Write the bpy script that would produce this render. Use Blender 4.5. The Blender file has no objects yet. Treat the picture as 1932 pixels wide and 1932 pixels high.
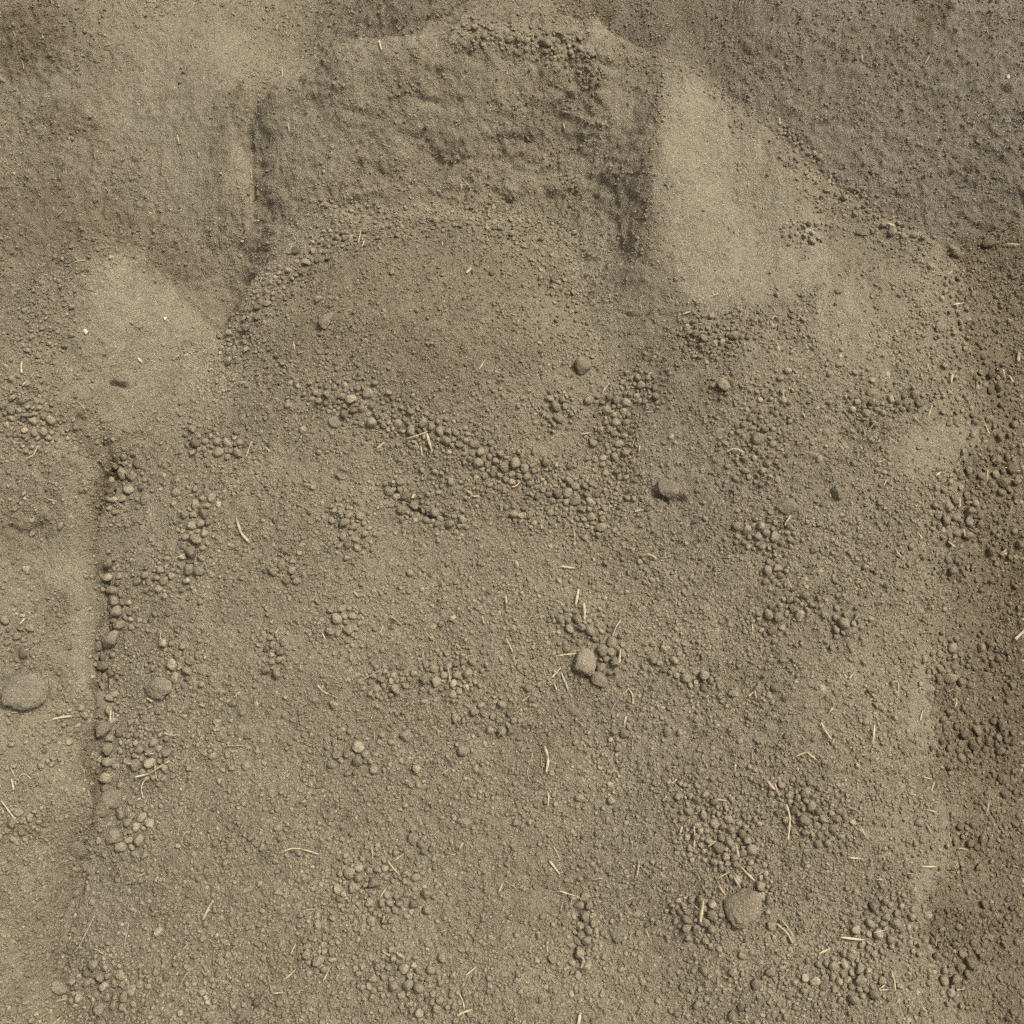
import bpy, math
import numpy as np
from mathutils import Vector, Matrix, Euler

R = math.radians
sc = bpy.context.scene
COL = sc.collection
rng = np.random.default_rng(7)

# ---------------------------------------------------------------- camera, sky, sun, exposure
CAM_H, PITCH, FOV = 1.70, R(38.0), R(54.0)
cam = bpy.data.cameras.new('camera')
cam.sensor_fit = 'HORIZONTAL'
cam.angle = FOV
cam.clip_start, cam.clip_end = 0.02, 500
camo = bpy.data.objects.new('camera', cam)
camo.location = (0, 0, CAM_H)
camo.rotation_euler = (math.pi / 2 - PITCH, 0, 0)
COL.objects.link(camo)
sc.camera = camo

SUN_EL, SUN_AZ = R(60), R(112)           # azimuth measured from +Y (away from the viewer) towards +X
w = bpy.data.worlds.new('World'); sc.world = w; w.use_nodes = True
nt = w.node_tree; nt.nodes.clear()
sky = nt.nodes.new('ShaderNodeTexSky'); sky.sky_type = 'NISHITA'; sky.sun_disc = False
sky.sun_elevation, sky.sun_rotation = SUN_EL, SUN_AZ
sky.dust_density = 4.0; sky.air_density = 1.0; sky.ozone_density = 0.6
hs = nt.nodes.new('ShaderNodeHueSaturation'); hs.inputs['Saturation'].default_value = 0.22
bg = nt.nodes.new('ShaderNodeBackground'); bg.inputs['Strength'].default_value = 0.074
wo = nt.nodes.new('ShaderNodeOutputWorld')
nt.links.new(sky.outputs[0], hs.inputs['Color']); nt.links.new(hs.outputs[0], bg.inputs['Color'])
nt.links.new(bg.outputs[0], wo.inputs['Surface'])

sl = bpy.data.lights.new('sun', 'SUN'); sl.energy = 1.5; sl.angle = R(18); sl.color = (1.0, 0.96, 0.90)
so = bpy.data.objects.new('sun', sl); COL.objects.link(so)
sd = Vector((math.sin(SUN_AZ) * math.cos(SUN_EL), math.cos(SUN_AZ) * math.cos(SUN_EL), math.sin(SUN_EL)))
so.rotation_euler = (-sd).to_track_quat('-Z', 'Y').to_euler()
so.location = sd * 8

sc.view_settings.view_transform = 'Standard'; sc.view_settings.look = 'None'
sc.view_settings.gamma = 1.0; sc.view_settings.use_curve_mapping = False
sc.view_settings.exposure = 1.07
sc.render.engine = 'CYCLES'
sc.cycles.max_bounces = 3; sc.cycles.diffuse_bounces = 2; sc.cycles.use_denoising = False
sc.cycles.use_adaptive_sampling = True; sc.cycles.adaptive_threshold = 0.03; sc.cycles.adaptive_min_samples = 12

# ---------------------------------------------------------------- measuring: photo grid (1932 wide) <-> place
HALF = 966.0
T = math.tan(FOV / 2)
SP, CP = math.sin(PITCH), math.cos(PITCH)
SLOPE, Y0 = 0.65, 0.50                    # the main slope: z = SLOPE * (y - Y0)
NL = math.hypot(1, SLOPE)

def at_y(vx, vy, yd):
    a = (vx - HALF) / HALF * T; b = (HALF - vy) / HALF * T
    t = yd / (CP + b * SP)
    return (t * a, yd, CAM_H + t * (-SP + b * CP))

def at_d(vx, vy, d):
    """point of the sight line that lies d metres above the main slope"""
    a = (vx - HALF) / HALF * T; b = (HALF - vy) / HALF * T
    t = (CAM_H + SLOPE * Y0 - d * NL) / (SLOPE * (CP + b * SP) + SP - b * CP)
    return (t * a, t * (CP + b * SP), CAM_H + t * (-SP + b * CP))

def project(P):
    x, y, z = P[..., 0], P[..., 1], P[..., 2] - CAM_H
    dep = y * CP - z * SP
    dep_s = np.where(dep > 0.05, dep, 0.05)
    up = y * SP + z * CP
    return HALF + x / dep_s / T * HALF, HALF - up / dep_s / T * HALF, dep

# ---------------------------------------------------------------- noise
def _hash(ix, iy, iz, seed):
    h = (ix.astype(np.uint32) * np.uint32(374761393)) ^ (iy.astype(np.uint32) * np.uint32(668265263)) ^ \
        (iz.astype(np.uint32) * np.uint32(2147483647 - 58)) ^ np.uint32(seed * 7919 + 13)
    h = (h ^ (h >> np.uint32(13))) * np.uint32(1274126177)
    h = (h ^ (h >> np.uint32(15))) * np.uint32(2246822519)
    return (h ^ (h >> np.uint32(16))).astype(np.float32) / np.float32(4294967295.0)

def vnoise(P, freq, seed=0):
    """smooth value noise in 3D, -1..1"""
    q = (P * freq + 1000.0).astype(np.float32)
    i = np.floor(q).astype(np.int64); f = q - i
    f = f * f * f * (f * (f * 6 - 15) + 10)
    out = np.zeros(len(P), np.float32)
    for dx in (0, 1):
        wx = f[:, 0] if dx else 1 - f[:, 0]
        for dy in (0, 1):
            wy = wx * (f[:, 1] if dy else 1 - f[:, 1])
            for dz in (0, 1):
                out += wy * (f[:, 2] if dz else 1 - f[:, 2]) * _hash(i[:, 0] + dx, i[:, 1] + dy, i[:, 2] + dz, seed)
    return out * 2 - 1

def fbm(P, freq, octs, seed=0, gain=0.5):
    s = np.zeros(len(P), np.float32); a = 1.0
    for k in range(octs):
        s += a * vnoise(P, freq * 2.07 ** k, seed + 17 * k); a *= gain
    return s

# ---------------------------------------------------------------- soft masks drawn from blobs (cx, cy, rx, ry, angle, weight)
def blobs(vx, vy, lst, soft=1.0):
    m = np.zeros_like(vx)
    for cx, cy, rx, ry, ang, wt in lst:
        c, s = math.cos(R(ang)), math.sin(R(ang))
        dx, dy = vx - cx, vy - cy
        u, v = (dx * c + dy * s) / rx, (-dx * s + dy * c) / ry
        m = np.maximum(m, wt * np.exp(-((u * u + v * v) ** 2.4) * 0.8))
    return m

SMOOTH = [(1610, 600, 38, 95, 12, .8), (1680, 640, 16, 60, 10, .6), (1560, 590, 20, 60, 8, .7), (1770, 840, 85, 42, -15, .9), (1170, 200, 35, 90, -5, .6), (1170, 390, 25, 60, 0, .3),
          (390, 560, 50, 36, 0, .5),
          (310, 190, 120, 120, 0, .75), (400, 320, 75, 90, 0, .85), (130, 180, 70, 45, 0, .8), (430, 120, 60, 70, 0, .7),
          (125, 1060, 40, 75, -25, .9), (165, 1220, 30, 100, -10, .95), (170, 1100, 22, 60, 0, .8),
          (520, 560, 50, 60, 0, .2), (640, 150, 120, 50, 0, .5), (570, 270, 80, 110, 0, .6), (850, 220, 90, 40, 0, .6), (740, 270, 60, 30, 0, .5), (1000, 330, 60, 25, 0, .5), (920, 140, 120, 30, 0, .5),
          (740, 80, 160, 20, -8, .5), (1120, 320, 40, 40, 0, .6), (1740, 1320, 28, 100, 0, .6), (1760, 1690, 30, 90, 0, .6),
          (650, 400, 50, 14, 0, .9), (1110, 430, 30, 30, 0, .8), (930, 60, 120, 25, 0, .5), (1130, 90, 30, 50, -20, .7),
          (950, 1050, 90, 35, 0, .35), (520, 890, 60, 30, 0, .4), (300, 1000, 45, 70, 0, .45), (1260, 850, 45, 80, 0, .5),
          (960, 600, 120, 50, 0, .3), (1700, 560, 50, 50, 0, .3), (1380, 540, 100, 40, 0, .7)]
FACES_WIPED = [[(1258, 130), (1310, 165), (1385, 235), (1455, 315), (1530, 410), (1570, 475), (1585, 565), (1500, 545), (1400, 560), (1330, 575), (1285, 540), (1262, 470), (1246, 400), (1240, 300), (1246, 200)],
               [(150, 492), (215, 478), (290, 522), (380, 600), (440, 602), (420, 640), (335, 665), (295, 760), (245, 795), (205, 740), (165, 680), (150, 600), (160, 540)]]
GRAVEL = [(540, 470, 60, 40, -45, 1), (400, 690, 60, 75, 10, 1), (500, 520, 30, 50, 30, .9), (600, 420, 50, 25, -30, .8),
          (1110, 490, 35, 60, -10, .9), (1140, 600, 35, 60, 0, .7), (900, 405, 160, 16, 4, .7), (330, 780, 60, 40, 0, .5)]
BROWN_SHADE = [(1905, 640, 75, 130, 0, .7), (1910, 880, 85, 110, 0, .75), (1890, 1130, 95, 140, 0, .8), (1885, 1380, 100, 150, 0, .85),  # right furrow: browner soil, with part of its shade painted in
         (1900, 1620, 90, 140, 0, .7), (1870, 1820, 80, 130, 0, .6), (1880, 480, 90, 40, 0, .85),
         (203, 930, 16, 75, 5, .8), (150, 800, 16, 60, -35, .4), (182, 1470, 15, 100, 0, .9), (186, 1300, 10, 80, 0, .6), (180, 1100, 8, 60, 0, .4), (125, 1640, 26, 90, 15, .3), (55, 1800, 50, 110, 12, .2),  # left gutter: brown bank, shade line at its foot painted in
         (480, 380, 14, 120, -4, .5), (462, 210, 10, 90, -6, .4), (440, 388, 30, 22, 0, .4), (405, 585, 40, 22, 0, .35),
         (1050, 165, 45, 35, 20, .18), (1195, 400, 40, 80, 10, .18), (960, 375, 120, 35, 0, .18), (720, 345, 90, 45, 0, .18), (1010, 250, 60, 50, 0, .18),  # cut face: shade of its hollows painted into the colour
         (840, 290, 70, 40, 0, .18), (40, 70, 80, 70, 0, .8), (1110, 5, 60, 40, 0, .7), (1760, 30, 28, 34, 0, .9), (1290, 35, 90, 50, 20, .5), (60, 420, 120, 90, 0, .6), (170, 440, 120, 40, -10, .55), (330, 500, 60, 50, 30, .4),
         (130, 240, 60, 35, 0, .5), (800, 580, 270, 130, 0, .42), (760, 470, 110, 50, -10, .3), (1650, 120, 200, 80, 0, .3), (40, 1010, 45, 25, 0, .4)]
GREY = [(400, 690, 70, 80, 10, .4), (540, 480, 60, 50, -45, .4),
        (260, 1400, 70, 200, 0, .6), (200, 1700, 80, 150, 20, .5), (1200, 1500, 80, 200, 0, .5), (30, 450, 90, 120, 0, .4),
        (270, 1000, 60, 90, 0, .5), (1140, 560, 40, 120, 0, .6), (1300, 950, 90, 200, 0, .35), (1480, 960, 70, 60, 0, .4)]

# ---------------------------------------------------------------- terrain layers: thin plate through measured points
def tps(pts, lam=2e-5):
    p = np.array(pts, float); X = p[:, :2]; n = len(X)
    def U(r2): return np.where(r2 > 1e-12, 0.5 * r2 * np.log(r2 + 1e-12), 0)
    K = U(((X[:, None] - X[None]) ** 2).sum(-1)) + lam * np.eye(n)
    Q = np.c_[np.ones(n), X]
    A = np.block([[K, Q], [Q.T, np.zeros((3, 3))]])
    c = np.linalg.solve(A, np.r_[p[:, 2], np.zeros(3)])
    def f(x, y):
        z = c[n] + c[n + 1] * x + c[n + 2] * y
        for k in range(n):
            z = z + c[k] * U((x - X[k, 0]) ** 2 + (y - X[k, 1]) ** 2)
        return z
    return f

D = lambda lst: [at_d(*q) for q in lst]
Y = lambda lst: [at_y(*q) for q in lst]

A_pts = D([(966, 966, 0), (966, 1200, .004), (966, 1500, 0), (966, 1932, 0), (600, 1400, 0), (1300, 1400, .012), (600, 1900, 0), (1300, 1900, 0),
    (1100, 1750, -.008), (400, 1200, .004), (400, 1600, .0), (850, 640, .06), (700, 620, .054), (1000, 640, .05), (850, 500, .026), (640, 460, .004), (1050, 500, .0),
    (490, 610, .014), (545, 540, .006), (540, 470, -.028), (450, 560, -.028), (400, 660, -.028), (370, 740, -.012), (300, 850, 0), (430, 800, .0),
    (600, 800, .03), (900, 800, .03), (1120, 520, -.018), (1145, 640, 0), (1000, 930, .0), (800, 960, .004), (1170, 860, .0), (700, 1100, .006),
    (260, 1000, .0), (240, 1200, -.008), (225, 1400, -.018), (220, 1600, -.018), (170, 1800, -.025), (150, 1932, -.03),
    (1300, 620, .045), (1400, 800, .045), (1500, 1000, .04), (1600, 800, .05), (1700, 600, .04), (1700, 1100, .035), (1650, 1400, .03), (1700, 1600, .012), (1680, 1850, .002),
    (1790, 520, .02), (1815, 700, .024), (1830, 850, .02), (1778, 1050, .012), (1740, 1180, .005), (1760, 1400, -.005), (1785, 1600, -.015), (1740, 1780, -.01),
    (1885, 560, -.025), (1900, 700, -.032), (1915, 860, -.035), (1860, 1050, -.04), (1830, 1200, -.045), (1850, 1400, -.05), (1875, 1600, -.05), (1840, 1800, -.035),
    (1932, 480, -.01), (2000, 560, .0), (2000, 900, -.03), (1990, 1200, -.05), (1980, 1500, -.055), (2000, 1800, -.04), (2200, 900, .06), (2200, 1500, .03), (2200, 1900, .03),
    (2300, 500, .05), (-100, 1000, -.05), (-100, 1500, -.06), (0, 1932, -.06), (-100, 600, -.06), (200, 700, -.05)])
A_crest = Y([(-600, 700, 1.55), (100, 760, 1.58), (300, 760, 1.60), (360, 700, 1.68), (420, 600, 1.78), (470, 520, 1.86), (560, 440, 1.94), (640, 402, 1.975), (760, 392, 1.99), (900, 402, 1.985), (1040, 420, 1.965), (1130, 430, 1.95), (1250, 520, 1.83),
    (1400, 560, 1.80), (1600, 540, 1.82), (1780, 468, 1.86), (1850, 440, 1.90), (1932, 418, 1.93), (2300, 380, 1.96)])

D_pts = D([(0, 565, .11), (100, 512, .13), (170, 474, .14), (230, 482, .12), (300, 540, .06), (250, 620, .075), (200, 700, .07), (290, 720, .022), (340, 650, .012), (250, 740, .04), (225, 780, .035), (275, 800, .008), (195, 770, .062), (330, 740, .004), (235, 850, .012),
    (0, 700, .115), (100, 720, .105), (0, 850, .10), (110, 830, .10), (150, 800, .088), (182, 880, .072), (196, 900, .05), (0, 1000, .078), (80, 1000, .058), (140, 1000, .062), (185, 970, .045),
    (60, 960, .082), (0, 1150, .07), (110, 1150, .036), (172, 1150, .03), (0, 1300, .06), (100, 1300, .048), (172, 1300, .03), (60, 1220, .06),
    (0, 1500, .06), (100, 1500, .052), (165, 1500, .042), (183, 1540, .02), (0, 1700, .042), (70, 1700, .03), (118, 1720, -.012), (0, 1900, .025), (60, 1900, .0), (100, 1900, -.025),
    (235, 1000, -.07), (232, 1150, -.07), (230, 1300, -.07), (228, 1500, -.07), (300, 1250, -.16), (220, 1750, -.12), (190, 1900, -.12), (260, 920, -.05), (330, 850, -.04), (400, 750, -.04), (450, 650, -.06),
    (600, 900, -.3), (600, 1500, -.4), (500, 1900, -.4), (-300, 560, .13), (-300, 1000, .12), (-300, 1500, .1), (-300, 1900, .07)])
D_crest = Y([(-600, 600, 1.62), (0, 562, 1.66), (100, 511, 1.715), (170, 471, 1.75), (235, 474, 1.76), (300, 525, 1.76), (380, 600, 1.75), (600, 640, 1.7)])

B_pts = Y([(500, 172, 2.15), (560, 150, 2.16), (640, 80, 2.2), (764, 65, 2.21), (830, 32, 2.25), (880, 20, 2.28), (990, 0, 2.33), (1100, 5, 2.34), (1140, 55, 2.25), (1200, 80, 2.20),
    (1255, 100, 2.17), (1340, 150, 2.14), (1430, 220, 2.08), (1550, 320, 2.0), (1650, 390, 1.93), (1790, 465, 1.85),
    (640, 125, 2.14), (760, 110, 2.14), (900, 95, 2.16), (1050, 90, 2.17), (1150, 120, 2.15),
    (470, 330, 2.12), (560, 300, 2.06), (520, 430, 1.97), (640, 250, 2.07), (640, 380, 1.985), (800, 200, 2.105), (800, 300, 2.06), (800, 390, 1.985), (950, 200, 2.11), (950, 300, 2.055),
    (950, 400, 1.975), (1080, 200, 2.11), (1080, 300, 2.065), (1100, 400, 1.968), (1115, 450, 1.915), (1130, 540, 1.80),
    (1200, 200, 2.10), (1185, 300, 2.005), (1175, 400, 1.918), (1165, 480, 1.853), (1248, 200, 2.055), (1245, 300, 1.945), (1238, 400, 1.865), (1228, 480, 1.80), (1228, 560, 1.745),
    (1320, 250, 2.03), (1350, 350, 1.95), (1380, 450, 1.862), (1400, 550, 1.76), (1480, 350, 1.95), (1500, 450, 1.865), (1550, 550, 1.765), (1600, 480, 1.845), (1680, 550, 1.775),
    (990, -200, 2.75)])
B_pts += [(-.9, 2.2, .6), (-.75, 2.0, .55), (-1.2, 1.9, .4), (1.2, 1.7, .45), (1.3, 2.2, .5)]
B_crest = Y([(200, 250, 2.1), (440, 180, 2.13), (500, 172, 2.15), (560, 150, 2.16), (640, 80, 2.2), (764, 65, 2.21), (830, 32, 2.25), (870, 22, 2.30)]) + [(-.05, 2.55, 0), (.02, 2.7, 0), (.10, 2.6, 0), (.15, 2.4, 0)] + \
    Y([(1140, 55, 2.25), (1200, 80, 2.20), (1255, 100, 2.17), (1340, 150, 2.14), (1430, 220, 2.08), (1550, 320, 2.0), (1650, 390, 1.93), (1790, 465, 1.85), (1932, 560, 1.7)])

C_pts = Y([(0, -50, 2.45), (250, 0, 2.42), (0, 200, 2.24), (120, 120, 2.28), (250, 200, 2.235), (350, 200, 2.20), (380, 300, 2.115), (430, 200, 2.18), (475, 300, 2.10), (440, 300, 2.085), (465, 200, 2.17), (380, 400, 2.035), (480, 450, 1.985),
    (440, 560, 1.92), (250, 400, 2.05), (100, 300, 2.14), (60, 260, 2.19), (0, 400, 2.04), (0, 520, 1.93), (200, 480, 1.98), (300, 560, 1.9), (380, 620, 1.83), (480, 100, 2.38), (560, 100, 2.42), (700, 20, 2.42), (780, 15, 2.37), (860, -5, 2.40),
    (1060, -10, 2.38), (1150, 10, 2.36), (1220, 40, 2.40), (1300, 0, 2.62), (1500, 0, 2.62), (1932, 0, 2.55), (1300, 80, 2.6), (1400, 150, 2.52), (1500, 250, 2.42), (1700, 300, 2.34), (1932, 300, 2.28), (1700, 400, 2.25), (1932, 420, 2.19), (1800, 450, 2.2),
    (0, -300, 2.85), (966, -300, 3.05), (1932, -300, 3.0), (900, 150, 2.42), (1000, 300, 2.28), (700, 300, 2.24), (850, 450, 2.15), (1100, 450, 2.17), (1200, 250, 2.36), (600, 300, 2.19), (1250, 500, 2.15), (560, 470, 2.05), (2300, 0, 2.5), (2300, 400, 2.1), (-400, 0, 2.4), (-400, 500, 1.95)])

fA, fB, fC, fD = tps(A_pts), tps(B_pts), tps(C_pts), tps(D_pts)

def crest_drop(lst, x, y, k, width=0.02):
    p = sorted((q[0], q[1]) for q in lst)
    yc = np.interp(x, [q[0] for q in p], [q[1] for q in p])
    s = (y - yc) / width
    return k * width * np.where(s > 20, s, np.log1p(np.exp(np.clip(s, -30, 20))))

def layers(x, y):
    xe = np.clip(x, -1.35, 1.35)
    za = fA(xe, np.minimum(y, 2.3)) - crest_drop(A_crest, xe, y, 1.25)
    zd = fD(xe, np.minimum(y, 2.1)) - crest_drop(D_crest, xe, y, 1.5, .012)
    zb = fB(xe, y) - crest_drop(B_crest, xe, y, 1.6, .007)
    zc = fC(xe, np.minimum(y, 3.3)) + .0 * x
    return za, zb, zc, zd

# ---------------------------------------------------------------- terrain grid
def spaced(stops):
    out = []
    for a, b, h0, h1 in stops:
        n = int(round((b - a) / ((h0 + h1) / 2)))
        s = np.linspace(0, 1, n, endpoint=False)
        hh = h0 + (h1 - h0) * s
        c = np.r_[0, np.cumsum(hh[:-1])]; out.append(a + c / (c[-1] + hh[-1]) * (b - a))
    return np.r_[np.concatenate(out), stops[-1][1]]

gx = spaced([(-5, -1.7, .22, .03), (-1.7, -1.2, .03, .0034), (-1.2, 1.2, .0031, .0031), (1.2, 1.7, .0034, .03), (1.7, 5, .03, .22)])
gy = spaced([(-3, .3, .25, .03), (.3, .62, .03, .0031), (.62, 2.32, .0028, .0026), (2.32, 2.75, .003, .007), (2.75, 3.6, .01, .06), (3.6, 6, .06, .25)])
NX, NY = len(gx), len(gy)
GX, GY = np.meshgrid(gx, gy)
# thin plates are smooth: evaluate on a coarse grid, then refine bilinearly
cx = np.unique(np.r_[gx[::3], gx[-1]]); cy = np.unique(np.r_[gy[::3], gy[-1]])
CX, CY = np.meshgrid(cx, cy)
L = layers(CX, CY)
def refine(Z):
    ix = np.clip(np.searchsorted(cx, gx) - 1, 0, len(cx) - 2); fx = (gx - cx[ix]) / (cx[ix + 1] - cx[ix])
    iy = np.clip(np.searchsorted(cy, gy) - 1, 0, len(cy) - 2); fy = ((gy - cy[iy]) / (cy[iy + 1] - cy[iy]))[:, None]
    q = Z[:, ix] * (1 - fx) + Z[:, ix + 1] * fx
    return q[iy] * (1 - fy) + q[iy + 1] * fy
LZ = [refine(z) for z in L]
ZS = np.stack(LZ)
LAYER = ZS.argmax(0)
zm = ZS.max(0)
_vx, _vy, _ = project(np.stack([GX, GY, zm], -1))
_vx, _vy = np.clip(_vx, -600, 2600), np.clip(_vy, -600, 2600)
KS = 0.005 + .028 * blobs(_vx, _vy, [(478, 280, 60, 190, -3, 1), (985, 5, 190, 45, 0, 1), (1140, 440, 50, 90, 0, .7), (330, 640, 80, 60, 20, .6)])
Z = zm + KS * np.log(np.exp(np.maximum((ZS - zm) / KS, -60)).sum(0))
Z = 0.02 * np.log(np.exp(np.clip(Z / .02, -40, 120)) + 1) if False else np.where(Z > .25, Z, .05 * np.log1p(np.exp(np.clip(Z / .05, -40, 6))))
Z = np.where(Z > 1.6, 1.6 + .35 * np.tanh((Z - 1.6) / .35), Z)

def grid_normals(X, Yv, Zv):
    zx = np.gradient(Zv, gx, axis=1); zy = np.gradient(Zv, gy, axis=0)
    n = np.stack([-zx, -zy, np.ones_like(Zv)], -1)
    return n / np.linalg.norm(n, axis=-1, keepdims=True)

N0 = grid_normals(GX, GY, Z).reshape(-1, 3)
P0 = np.stack([GX, GY, Z], -1).reshape(-1, 3)
VX, VY, DEP = project(P0)
near = (VX > -500) & (VX < 2450) & (VY > -400) & (VY < 2400) & (DEP > .3)
cvx, cvy = np.clip(VX, -600, 2600), np.clip(VY, -600, 2600)

nA = fbm(P0, 14, 3, 3); nB = fbm(P0, 40, 2, 4)
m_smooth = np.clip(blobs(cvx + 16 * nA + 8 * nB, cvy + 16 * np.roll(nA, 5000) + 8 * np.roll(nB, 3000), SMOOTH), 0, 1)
def inside(vx, vy, poly, soft):
    dist = np.full(vx.shape, 1e9); odd = np.zeros(vx.shape, bool)
    for (x1, y1), (x2, y2) in zip(poly, poly[1:] + poly[:1]):
        ex, ey_ = x2 - x1, y2 - y1
        t = np.clip(((vx - x1) * ex + (vy - y1) * ey_) / (ex * ex + ey_ * ey_), 0, 1)
        dist = np.minimum(dist, np.hypot(vx - x1 - t * ex, vy - y1 - t * ey_))
        odd ^= ((y1 > vy) != (y2 > vy)) & (vx < ex * (vy - y1) / (ey_ if ey_ else 1e-9) + x1)
    return 1 / (1 + np.exp(-np.clip(np.where(odd, dist, -dist) / soft, -40, 40)))
strk = np.stack([P0[:, 0], P0[:, 1] * .12, P0[:, 2] * .12], -1)
sk1 = fbm(strk, 45, 3, 86)
for poly, soft_, run in zip(FACES_WIPED, (5, 11), (34, 16)):
    m_smooth = np.maximum(m_smooth, inside(cvx + 10 * nA + 8 * nB, cvy + 14 * np.roll(nA, 5000) + run * sk1, poly, soft_))
m_gravel = np.clip(blobs(cvx, cvy, GRAVEL), 0, 1)
m_brown_shade = np.clip(blobs(cvx + 25 * nA, cvy + 25 * np.roll(nA, 5000), BROWN_SHADE), 0, 1)
m_grey = np.clip(blobs(cvx + 30 * nA, cvy + 30 * nB, GREY), 0, 1) * .7
lay = LAYER.reshape(-1)
edge_x = [(1790, 460), (1825, 600), (1845, 850), (1790, 1050), (1750, 1150), (1768, 1400), (1800, 1600), (1745, 1760), (1790, 1932)]
ey = np.interp(VY, [p[1] for p in edge_x], [p[0] for p in edge_x])
m_brown_shade = np.maximum(m_brown_shade * .9, (.58 + .3 * nA) / (1 + np.exp(-np.clip((cvx - ey - 22 + 40 * nA) / 11, -40, 40))) * (lay == 0) * (VX > 1500))  # furrow past the rim: browner soil and painted shade together
m_brown_shade = np.clip(m_brown_shade, 0, 1)
far = (lay == 2) * np.clip((VX - 1120) / 60, 0, 1)
m_grey = np.maximum(m_grey, far * .8); m_brown_shade = np.maximum(m_brown_shade, far * np.clip(.08 + .16 * nA, .0, .4))
wB = np.exp(-((LZ[1] - zm).reshape(-1) / .01) ** 2); wC = np.exp(-((LZ[2] - zm).reshape(-1) / .01) ** 2)
wM = np.clip(1 - np.maximum(wB, wC), 0, 1)
m_wiped = m_smooth.copy()
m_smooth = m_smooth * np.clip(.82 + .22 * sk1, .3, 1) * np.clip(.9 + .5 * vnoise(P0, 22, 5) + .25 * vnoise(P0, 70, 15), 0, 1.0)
rough = 1 - .88 * m_smooth

# relief along the surface normal (metres)
d = .005 * fbm(P0, 5, 2, 11)
d += .0022 * fbm(P0, 16, 3, 21) * rough
d += (.0016 * rough + .0004) * fbm(P0, 60, 3, 31)
d += (.0013 * rough + .0003) * fbm(P0, 190, 2, 41) * (1 - .5 * m_gravel)
# crumbling cut face: broken lumps and short irregular ledges
wb2 = wB * (1 - .8 * m_smooth) * np.clip(1 - (VX - 1150) / 80, .25, 1) * np.clip(1 - (VX - 1240) / 40, 0, 1) * np.clip((600 - VY) / 120, 0, 1)
wrp = P0 + .03 * np.stack([fbm(P0, 12, 2, 53), fbm(P0, 12, 2, 54), fbm(P0, 12, 2, 55)], -1)
rid = 1 - np.abs(fbm(wrp * np.array([1, 1, 1.5]), 8, 3, 51))
lump = np.maximum(fbm(wrp, 24, 3, 61), -.15)
gate = np.clip(.5 + 1.1 * fbm(P0, 6, 2, 57), 0, 1)
d += wb2 * (.009 * (rid - .6) + .007 * lump * gate + .0028 * fbm(wrp, 80, 3, 63))
d += wC * rough * (.0042 * np.maximum(fbm(P0, 42, 2, 71), -.1) + .0030 * np.maximum(fbm(P0, 95, 2, 75), 0))
# streaks of running fines down the smooth faces
strk = np.stack([P0[:, 0], P0[:, 1] * .12, P0[:, 2] * .12], -1)
sk = fbm(strk, 34, 3, 81)
d += np.clip(m_smooth + .3 * wb2, 0, 1) * (.0030 * sk + .0016 * sk1 + .0012 * fbm(P0, 120, 2, 83))
d += wM * (1 - m_smooth) * .0012 * np.maximum(fbm(P0, 110, 2, 91), 0)

def polydist(vx, vy, pts):
    best = np.full(vx.shape, 1e9)
    for (x1, y1), (x2, y2) in zip(pts[:-1], pts[1:]):
        ex, ey = x2 - x1, y2 - y1
        t = np.clip(((vx - x1) * ex + (vy - y1) * ey) / (ex * ex + ey * ey), 0, 1)
        best = np.minimum(best, np.hypot(vx - x1 - t * ex, vy - y1 - t * ey))
    return best

d -= .026 / (1 + np.exp(-np.clip((cvx - ey - 4 + 14 * nA + 8 * nB) / 6, -40, 40))) * (lay == 0) * (VX > 1500) * np.clip((VY - 440) / 60, 0, 1)
jx, jy = 6 * vnoise(P0, 60, 101), 6 * vnoise(P0, 60, 102)
for pts, wd, dp in [([(1165, 592), (1190, 598), (1225, 588), (1262, 596), (1300, 594), (1350, 604), (1395, 596)], 2.2, .005),
                    ([(735, 915), (748, 938), (770, 958), (808, 972), (835, 976)], 5, .010),
                    ([(505, 660), (530, 690)], 4, .004),
                    ([(1092, 1690), (1094, 1760), (1090, 1830)], 9, .005),
                    ([(212, 895), (194, 985), (186, 1050), (196, 1105), (206, 1165), (180, 1235), (193, 1300), (183, 1390), (188, 1470), (184, 1545), (158, 1640), (128, 1740), (108, 1850)], 7, .008),
                    ([(618, 372), (640, 386), (672, 380), (700, 392)], 8, .013), ([(700, 318), (735, 332), (772, 322)], 8, .011), ([(812, 300), (850, 312), (880, 300)], 7, .010),
                    ([(885, 378), (930, 362), (965, 380), (1005, 372)], 9, .014), ([(930, 268), (975, 258), (1010, 272)], 8, .011), ([(1030, 372), (1070, 384), (1090, 372)], 8, .012),
                    ([(660, 212), (700, 222)], 7, .009), ([(905, 402), (950, 418), (985, 410)], 7, .012), ([(800, 190), (840, 200), (870, 192)], 7, .008), ([(1085, 290), (1120, 300)], 8, .010), ([(750, 250), (790, 258)], 7, .009),
                    ([(400, 1980 / 3 + 30), (402, 700)], 3, .0),
                    ([(1232, 935), (1262, 944), (1282, 938)], 7, .012),
                    ([(20, 1000), (60, 1008), (78, 985)], 6, .008),
                    ([(205, 955), (190, 985)], 6, .012), ([(200, 840), (216, 880), (208, 940)], 6, .009),
                    ([(212, 726), (232, 728)], 5, .016), ([(152, 788), (165, 800)], 6, .014), ([(630, 395), (690, 398)], 6, .008),
                    ([(448, 385), (470, 380), (480, 360)], 8, .006), ([(1045, 160), (1085, 185)], 8, .012), ([(470, 250), (476, 330), (483, 440)], 4, .004)]:
    dist = polydist(cvx + jx, cvy + jy, pts)
    d -= dp * (.5 if pts[0][1] < 410 and pts[0][0] > 600 else 1.0) * np.exp(-(dist / wd) ** 2)
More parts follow.
